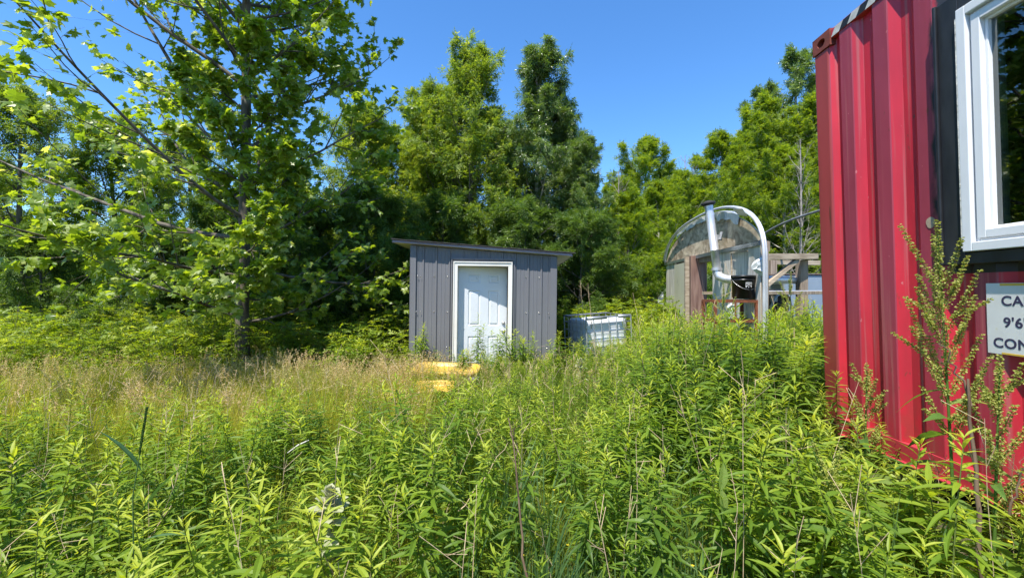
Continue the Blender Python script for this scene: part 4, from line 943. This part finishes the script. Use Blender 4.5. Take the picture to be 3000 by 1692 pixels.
# dock with seed spires
def dock(pos,h,n,label,lean=(0,0),leafy=10,L=.2):
    st=Acc(); sd=Acc(); lf=Acc(); k=8; z=np.linspace(0,1,k)
    m=np.stack([lean[0]*h*z**1.4,lean[1]*h*z**1.4,h*z],1); st.tube(m,np.linspace(.0075,.0025,k),8)
    def spike(a,b,c):
        ln=np.linalg.norm(b-a); q=np.stack([a+(b-a)*t+np.array([0,0,c])*ln*math.sin(t*3.14)*.0+np.array([0,0,c*ln*t*t]) for t in np.linspace(0,1,5)]); st.tube(q,np.linspace(.0022,.0009,5),4)
        N=int(ln/.00062); t=rng.uniform(.06,1,N); ph=rng.uniform(0,6.28,N); clump=np.round(t*ln/.014)/(ln/.014); t=np.clip(.75*clump+.25*t,0,1)
        ax=np.stack([np.cos(ph),np.sin(ph),rng.uniform(-1.0,.3,N)],1)
        inst(sd,leaf_simple(.38,.08,.0),orient(ax,rng.normal(0,1,(N,3)))*rng.uniform(.006,.011,N)[:,None,None],interp(q,t)+norm(ax)*(rng.uniform(.001,.014,N)*(1.1-t*.8))[:,None],np.clip(.45+rng.normal(0,.18,N),0,.9))
    for i in range(n):
        t=.42+.5*i/n+rng.uniform(-.02,.02); a=interp(m,np.array([t]))[0]; ph=i*2.4+rng.uniform(-.4,.4); ln=h*(.24-.10*abs(t-.6)/.4)*rng.uniform(.7,1.2)
        spike(a,a+ln*np.array([.42*math.cos(ph),.42*math.sin(ph),.85]),.1)
        if rng.uniform()<.7: 
            e=a+.35*ln*np.array([.42*math.cos(ph),.42*math.sin(ph),.85]); spike(e,e+ln*.45*np.array([.8*math.cos(ph+.5),.8*math.sin(ph+.5),.5]),.1)
    spike(m[-2],m[-1]+np.array([0,0,.05*h]),0)
    i=np.arange(leafy); t=.12+.5*i/leafy; ph=i*2.4+1; el=rng.uniform(-.1,.7,leafy)
    ax=np.stack([np.cos(ph)*np.cos(el),np.sin(ph)*np.cos(el),np.sin(el)],1)
    inst(lf,leaf_fine(.13,.3,.7),orient(ax,np.array([0,0,1.])+rng.normal(0,.3,(leafy,3)))*(L*rng.uniform(.6,1.1,leafy))[:,None,None],interp(m,t),np.clip(.5+rng.normal(0,.2,leafy),0,.9))
    o=empty('dock',pos,label,'dock plant','dock plants gone to seed'); st.build('stem',M_dockleaf,o,True); sd.build('seed_head',M_dock,o); lf.build('leaves',M_dockleaf,o)
dock(zpos((2800-1500)/F*1.78,1.78),1.52,17,'tallest dock with yellow green seed spires standing before the container window',(-.03,.02),12,.22)
dock(zpos((2905-1500)/F*1.62,1.62),1.02,11,'shorter dock right of the tallest dock, below the notice',(.03,0))
dock(zpos((2530-1500)/F*2.3,2.3),.86,10,'dock in front of the container bottom rail',(.02,0))
dock(zpos((2590-1500)/F*1.62,1.62),.80,9,'low dock arching left at the lower right foreground',(-.30,.05))
dock(zpos(*P(2110,900,5.0)[:2]),1.32,9,'dock in front of the rusty rack',(0.03,0),6)
dock(zpos(*P(2310,900,5.0)[:2]),1.45,8,'dock in front of the timber frame',(.02,0),6)
# curled dock leaf pale
A=Acc(); inst(A,leaf_fine(.17,.25,.25),orient(np.array([[.1,-.3,-1.]]),np.array([[.2,-1,.3]]))*.12,np.array([P(2112,1430,1.75)]),np.array([.9])); inst(A,leaf_fine(.17,.25,.15),orient(np.array([[.25,.1,.9]]),np.array([[.2,-1,.3]]))*.12,np.array([P(2110,1435,1.75)]),np.array([.8]))
st=Acc().tube([P(2112,1432,1.75),(P(2112,0,1.75)[0]+.02,1.78,float(ground_z(.9,1.8)))],.003,6)
o=empty('dock_rosette',(0,0,0),'pale yellow green dock leaves hanging at the bottom right of centre','dock plant'); A.build('leaves',M_dockleaf,o); st.build('stem',M_dockleaf,o)
# right hand broad drooping weed near the dock
for x,d,h,lab in ((2930,1.45,.62,'large leaved weed with long arching leaves before the red wall at the right edge'),(2760,1.62,.66,'large leaved weed around the foot of the tallest dock'),(2640,1.8,.58,'leafy weed left of the dock stems near the container foot')):
    st,lf=bigrod(h,40,.15,1.15); plant('tall_weed',lf,M_gold,zpos((x-1500)/F*d,d),lab,'weed','large leaved weeds at the container',st,M_gold)
# dead stalks
def stalk(p0,p1,r,label,twigs=8,m=M_dead,seed=3):
    rr=np.random.default_rng(seed); a=np.array(p0);b=np.array(p1); K=10; z=np.linspace(0,1,K)[:,None]; q=a+(b-a)*z+rr.normal(0,.006,(K,3)); A=Acc(); A.tube(q,np.linspace(r,r*.45,K),8)
    for i in range(twigs):
        t=rr.uniform(.45,1); s=interp(q,np.array([t]))[0]; e=s+rr.normal(0,.06,3)+np.array([0,0,.06]); A.tube([s,(s+e)/2+rr.normal(0,.008,3),e],[r*.3,r*.2,r*.12],4)
    o=A.build('dead_stalk',m,None,True); tag(o,label,'dead stalk'); return o
stalk(P(2880,1700,1.45),P(2838,1110,1.5),.0085,'thick dark dead stalk broken off in front of the dock at the right',3,seed=1)
stalk(P(2850,1180,1.5),P(2755,1000,1.55),.004,'thin dead branch leaning left above the broken stalk',5,seed=9)
stalk(P(1545,1692,1.9),P(1495,1215,2.1),.006,'brown dead weed stalk at the bottom centre',12,seed=2)
stalk(P(1345,1500,2.3),P(1490,1290,2.4),.003,'fine bent straw crossing left of the brown dead stalk',4,M_straw,seed=4)
stalk(P(2330,1150,4.8),P(2326,960,4.8),.012,'pale broken post stub in the weeds left of the container',2,M_straw,seed=5)
stalk(P(2960,1500,1.5),P(3010,1340,1.5),.004,'reddish bare stem at the right edge below the notice',6,M_dead,seed=6)
for i,(x,y,d) in enumerate(((1700,840,8),(1722,850,8))):
    stalk(P(x+12,960,d),P(x,y-20,d),.006,('curving' if i==0 else 'straight')+' dry stem rising behind the water tote',7,M_straw,seed=7+i)
# tall dark seed stalk left foreground
A=Acc(); b=P(395,1700,1.5); c=P(432,1195,1.55); q=np.array([b,((b[0]+c[0])/2-.006,b[1],(b[2]+c[2])/2),c]); A.tube(q,[.0024,.002,.001],6)
o=empty('seed_stalk',(b[0],b[1],0),'tall dark timothy stalk with a narrow seed head at lower left','grass stalk'); s=A.build('stem',M_bluegrass,o,True); s.location=-o.location
A=Acc(); n=900; t=rng.uniform(.73,1,n); ph=rng.uniform(0,6.28,n); ax=np.stack([np.cos(ph)*.5,np.sin(ph)*.5,np.full(n,1.)],1); inst(A,leaf_simple(.25),orient(ax,rng.normal(0,1,(n,3)))*.006,q[1]+(q[2]-q[1])*((t-.5)*2)[:,None]+ax*.003,np.clip(rng.normal(.1,.08,n),0,.9)); s=A.build('seed_head',M_bluegrass,o); s.location=-o.location
A=Acc(); inst(A,leaf_fine(.045,.4,.3),orient(np.array([[.5,.2,1.],[-.5,-.1,1.],[.9,0,.35]]),np.array([[-1,0,.4],[1,0,.4],[0,0,1.]]))*np.array([.26,.2,.2])[:,None,None],np.array([b,b,b])*.45+np.array([c,c,c])*.55-np.array([[0,0,.1],[0,0,-.05],[0,0,.2]]),np.array([.1,.05,.3])); s=A.build('leaves',M_bluegrass,o); s.location=-o.location
# small yellow flowers, tiny
A=Acc(); p=pts(60,-.6,2.0,1.5,4.); p[:,2]+=rng.uniform(.25,.5,len(p))
ph=rng.uniform(0,6.28,(len(p),5)); 
for k in range(5):
    a_=2*math.pi*k/5; ax=np.tile([[math.cos(a_),math.sin(a_),.3]],(len(p),1)); inst(A,leaf_simple(.35,.0,.0),orient(ax,np.tile([[0,0,1.]],(len(p),1)))*.010,p,np.full(len(p),.5))
M_yf=leafmat('yellow_petal',[(0,(.7,.55,.03)),(.9,(.8,.65,.05)),(.97,(.8,.6,.05))],.3,(1,1,1)); o=A.build('yellow_flowers',M_yf); tag(o,'scattered tiny yellow flowers low among the weeds','flowers',kind='stuff')
# ================================================================ TREES
plane=make_tree(11.,.105,78,.09,lambda u,p:(4.3*(1-.46*u)*(.75 if u<.10 else 1))*(.36 if rng.uniform()<.30 else 1)*(1.+.18*math.cos(p-3.14))*(.42 if -1.25<((p+3.1416)%6.2832-3.1416)<-.1 else 1),lambda u:(.22+.70*u**1.1) if u>.14 else -.05,10,6,5,.13,[L_M],M_barkplane,M_plane,up=.5,tint=.56,sub=.40,twig=.5,droop=.25,ts=.17,fl=.6,lean=(.004,0),wt=.04)
tree('plane_tree',(-4.65,7.4),plane,'large plane tree with lobed leaves and open branches left of the shed',rz=.0)
ashA=make_tree(8.9,.10,38,.16,lambda u,p:2.5*(1-u**3)**.7*(.8+.2*math.cos(u*7+p))+.75*u+.2,lambda u:.55+.65*u,8,8,6,.20,SPR,M_bark,M_ash,up=.7,tint=.6,sub=.45,twig=.5,ts=.14)
cherry=make_tree(9.4,.10,40,.14,lambda u,p:2.15*(1-u**2.2)**.75*(.82+.18*math.cos(u*8+2*p))+.6*u,lambda u:.5+.65*u,8,8,7,.19,SPRN,M_barkp,M_cherry,up=.6,tint=.52,sub=.45,twig=.5,ts=.15,droop=.5)
elder=make_tree(6.2,.09,28,.10,lambda u,p:2.3*(1-u**2)**.6+.4,lambda u:.25+.7*u,8,7,6,.20,SPR,M_bark,M_elder,up=.5,tint=.5,sub=.45,twig=.5,ts=.13)
elder2=make_tree(7.2,.09,28,.20,lambda u,p:2.0*(1-u**2)**.6+.5,lambda u:.35+.7*u,7,7,6,.20,SPR,M_bark,M_ash,up=.5,tint=.62,sub=.45,twig=.5,ts=.14)
darkt=make_tree(5.0,.07,26,.04,lambda u,p:1.9*(1-u**2)**.6+.4,lambda u:.1+.8*u,8,6,7,.22,SPRN,M_bark,M_dark,up=.4,tint=.4,sub=.45,twig=.5,ts=.14)
bigr=make_tree(9.5,.12,34,.10,lambda u,p:3.0*(1-u**2.2)**.6+.5,lambda u:.15+.9*u,9,7,8,.24,SPR,M_barkp,M_elder,up=.45,tint=.55,sub=.42,twig=.5,ts=.12)
poplar=make_tree(9.5,.12,22,.30,lambda u,p:2.0*(1-u)**.5+.4,lambda u:.6+.4*u,7,6,6,.22,SPR,M_barkp,M_cherry,up=.6,tint=.5,sub=.45,twig=.5,ts=.15)
def at(x,d): return ((x-1500)/F*d,d)
tree('ash_tree',at(1385,13.0),ashA,'olive green broad crowned tree behind the shed, left of the pointed tree',rz=1.,sc=.94)
tree('ash_tree',at(1255,14.2),ashA,'pale olive tree between the plane tree and the trees behind the shed',rz=3.4,sc=.84)
tree('cherry_tree',at(1575,13.2),cherry,'tallest pointed dark green tree right behind the shed roof',rz=.4,sc=.94)
tree('ash_tree',at(1310,13.6),ashA,'olive tree with its top just right of the plane crown, behind the shed roof',rz=5.0,sc=.84)
tree('cherry_tree',at(1650,13.8),cherry,'dark green tree filling the right shoulder of the pointed tree',rz=5.4,sc=.76)
tree('cherry_tree',at(1712,12.4),cherry,'shorter dark tree stepping down right of the pointed tree',rz=2.4,sc=.62)
tree('cherry_tree',at(1480,15.5),cherry,'narrow dark tree filling behind the gap over the shed roof',rz=4.4,sc=.80)
tree('elm_tree',at(60,11.5),elder2,'tall yellow green tree at the left edge of the photo',rz=.3,sc=.93)
tree('elm_tree',at(330,13.2),elder,'rounded yellow green tree behind the left plane branches',rz=1.3,sc=1.05)
tree('elm_tree',at(560,14.5),elder2,'yellow green tree just left of the plane trunk',rz=2.3,sc=.92)
tree('elm_tree',at(800,14.5),elder,'tree right of the plane trunk behind its branches',rz=3.3,sc=.98)
tree('elm_tree',at(1050,14.0),elder2,'leafy tree between plane trunk and shed',rz=4.3,sc=1.0)
tree('elm_tree',at(1150,15.5),elder,'tree closing the gap just left of the shed roof',rz=2.0,sc=1.15)
tree('elm_tree',at(-150,12.5),elder,'bushy tree beyond the left edge of the photo',rz=5.3,sc=1.0)
for i,(x,d,s,lab) in enumerate(((120,10.2,.60,'low dark tree under the canopy at far left'),(430,10.6,.66,'dark thicket tree left of the plane trunk'),(640,11.5,.78,'dark tree right behind the plane trunk'),(880,10.6,.72,'dark thicket tree halfway from plane trunk to shed'),(1080,10.6,.78,'dark thicket tree beside the shed left wall'),(1300,11.8,.80,'dark thicket tree behind the left part of the shed roof'),(1520,11.5,.76,'dark thicket tree behind the right part of the shed roof'),(1700,11.2,.68,'dark thicket tree behind the water tote'),(1840,12.8,.66,'light green bushy tree between tote and greenhouse'))):
    tree('thicket_tree',at(x,d),darkt if x<1750 else elder,lab,rz=i*1.1,sc=s)
for i,(x,d,s,lab) in enumerate(((1800,19,.60,'small bright green tree left of the greenhouse top'),(1890,18,.74,'bright green tree with a pointed top left of the stovepipe'),(2000,16.0,.56,'low bright green tree behind the stovepipe'),(2120,20,.72,'bright green tree stepping up behind the greenhouse'),(2230,21,.86,'large bright green tree behind the greenhouse arch'),(2390,20,.88,'largest bright green tree beside the red container'),(2300,15.5,.62,'bright green tree just over the timber frame'),(2520,19,.86,'bright green tree hidden by the red container edge'),(1930,14.5,.50,'rounded bush tree just left of the plywood wall'))):
    tree('maple_tree',at(x,d),bigr,lab,rz=i*1.3,sc=s)
tree('poplar_tree',at(2330,25),poplar,'dark poplar on the hill with a pale trunk, standing tallest near the container',rz=.2,sc=1.25)
tree('poplar_tree',at(2235,26),poplar,'lower dark poplar crown left of the tallest one',rz=1.7,sc=1.06)
tree('poplar_tree',at(2410,25),poplar,'dark poplar crown half hidden by the container corner',rz=2.9,sc=1.12)
# bare dead trees
bare=make_tree(6.6,.05,20,.25,lambda u,p:1.2*(1-u)**.6+.3,lambda u:.9+.3*u,6,4,0,.1,[L_S],mat('grey_dead_bark',(.20,.17,.14),.9,0,(.36,.32,.28),9),M_ash,up=.5)
for i,(x,d,s,lab) in enumerate(((2012,17,.98,'bare dead tree just left of the stovepipe top'),(2345,14,.95,'bare pale tree behind the timber frame'),(1930,15.5,.62,'small bare dead tree left of the plywood wall'),(1815,15.5,.88,'thin bare snag at the left of the bright green trees'))):
    tree('dead_tree',at(x,d),(bare[0],None),lab,rz=i*1.9,sc=s)
# the far wood behind everything, as one mass
A=Acc(); vs=[]
for q in range(3):
    n=2600; ph=rng.uniform(0,6.28,n); th=np.arccos(rng.uniform(-.4,1,n)); rr=rng.uniform(.75,1.0,n)+.14*np.sin(ph*3+q)*np.sin(th*5); 
    c=np.stack([rr*np.sin(th)*np.cos(ph),rr*np.sin(th)*np.sin(ph),1.0+1.25*rr*np.cos(th)],1); B=Acc()
    inst(B,SPR[q],orient(norm(c-np.array([0,0,.6])+rng.normal(0,.6,(n,3))),np.array([0,0,1.])+rng.normal(0,.4,(n,3)))*rng.uniform(.10,.19,n)[:,None,None],c,np.clip(.4+rng.normal(0,.16,n),0,.9)); vs.append(B.data())
xs=[];
for i in range(90):
    d=rng.uniform(17,30); x=rng.uniform(-1.35,1.1)*d; 
    
    if x/d<-.55: xs.append((x,d,float(ground_z(x,d))-2.2)); continue
    xs.append((x,d,float(ground_z(x,d))-.6))
p=np.array(xs); scatter(A,vs,p,rng.uniform(0,6.28,len(p)),rng.uniform(1.6,2.5,len(p)),rng.normal(0,.05,(len(p),2)),rng.normal(0,.08,len(p)))
xs=[(x,11.8+rng.uniform(-1.2,2.2),0.) for x in np.arange(-16,14,.75)]; p=np.array(xs); p=p[~((p[:,0]>-2.2)&(p[:,0]<1.2)&(p[:,1]<11))]; p[:,2]=ground_z(p[:,0],p[:,1])-.3
scatter(A,vs,p,rng.uniform(0,6.28,len(p)),rng.uniform(.62,1.0,len(p))*np.where(p[:,0]<-6,.55,1),rng.normal(0,.05,(len(p),2)),rng.normal(-.1,.08,len(p)))
o=A.build('far_wood',M_dark); tag(o,'mass of undergrowth and far wood behind the trees','wood',kind='stuff')
# tree behind the photographer that shades the near left weeds
shade=tree('shade_tree',(-3.9,-1.5),darkt,'leafy tree behind the camera that shades the near left weeds',rz=.4,sc=1.05)
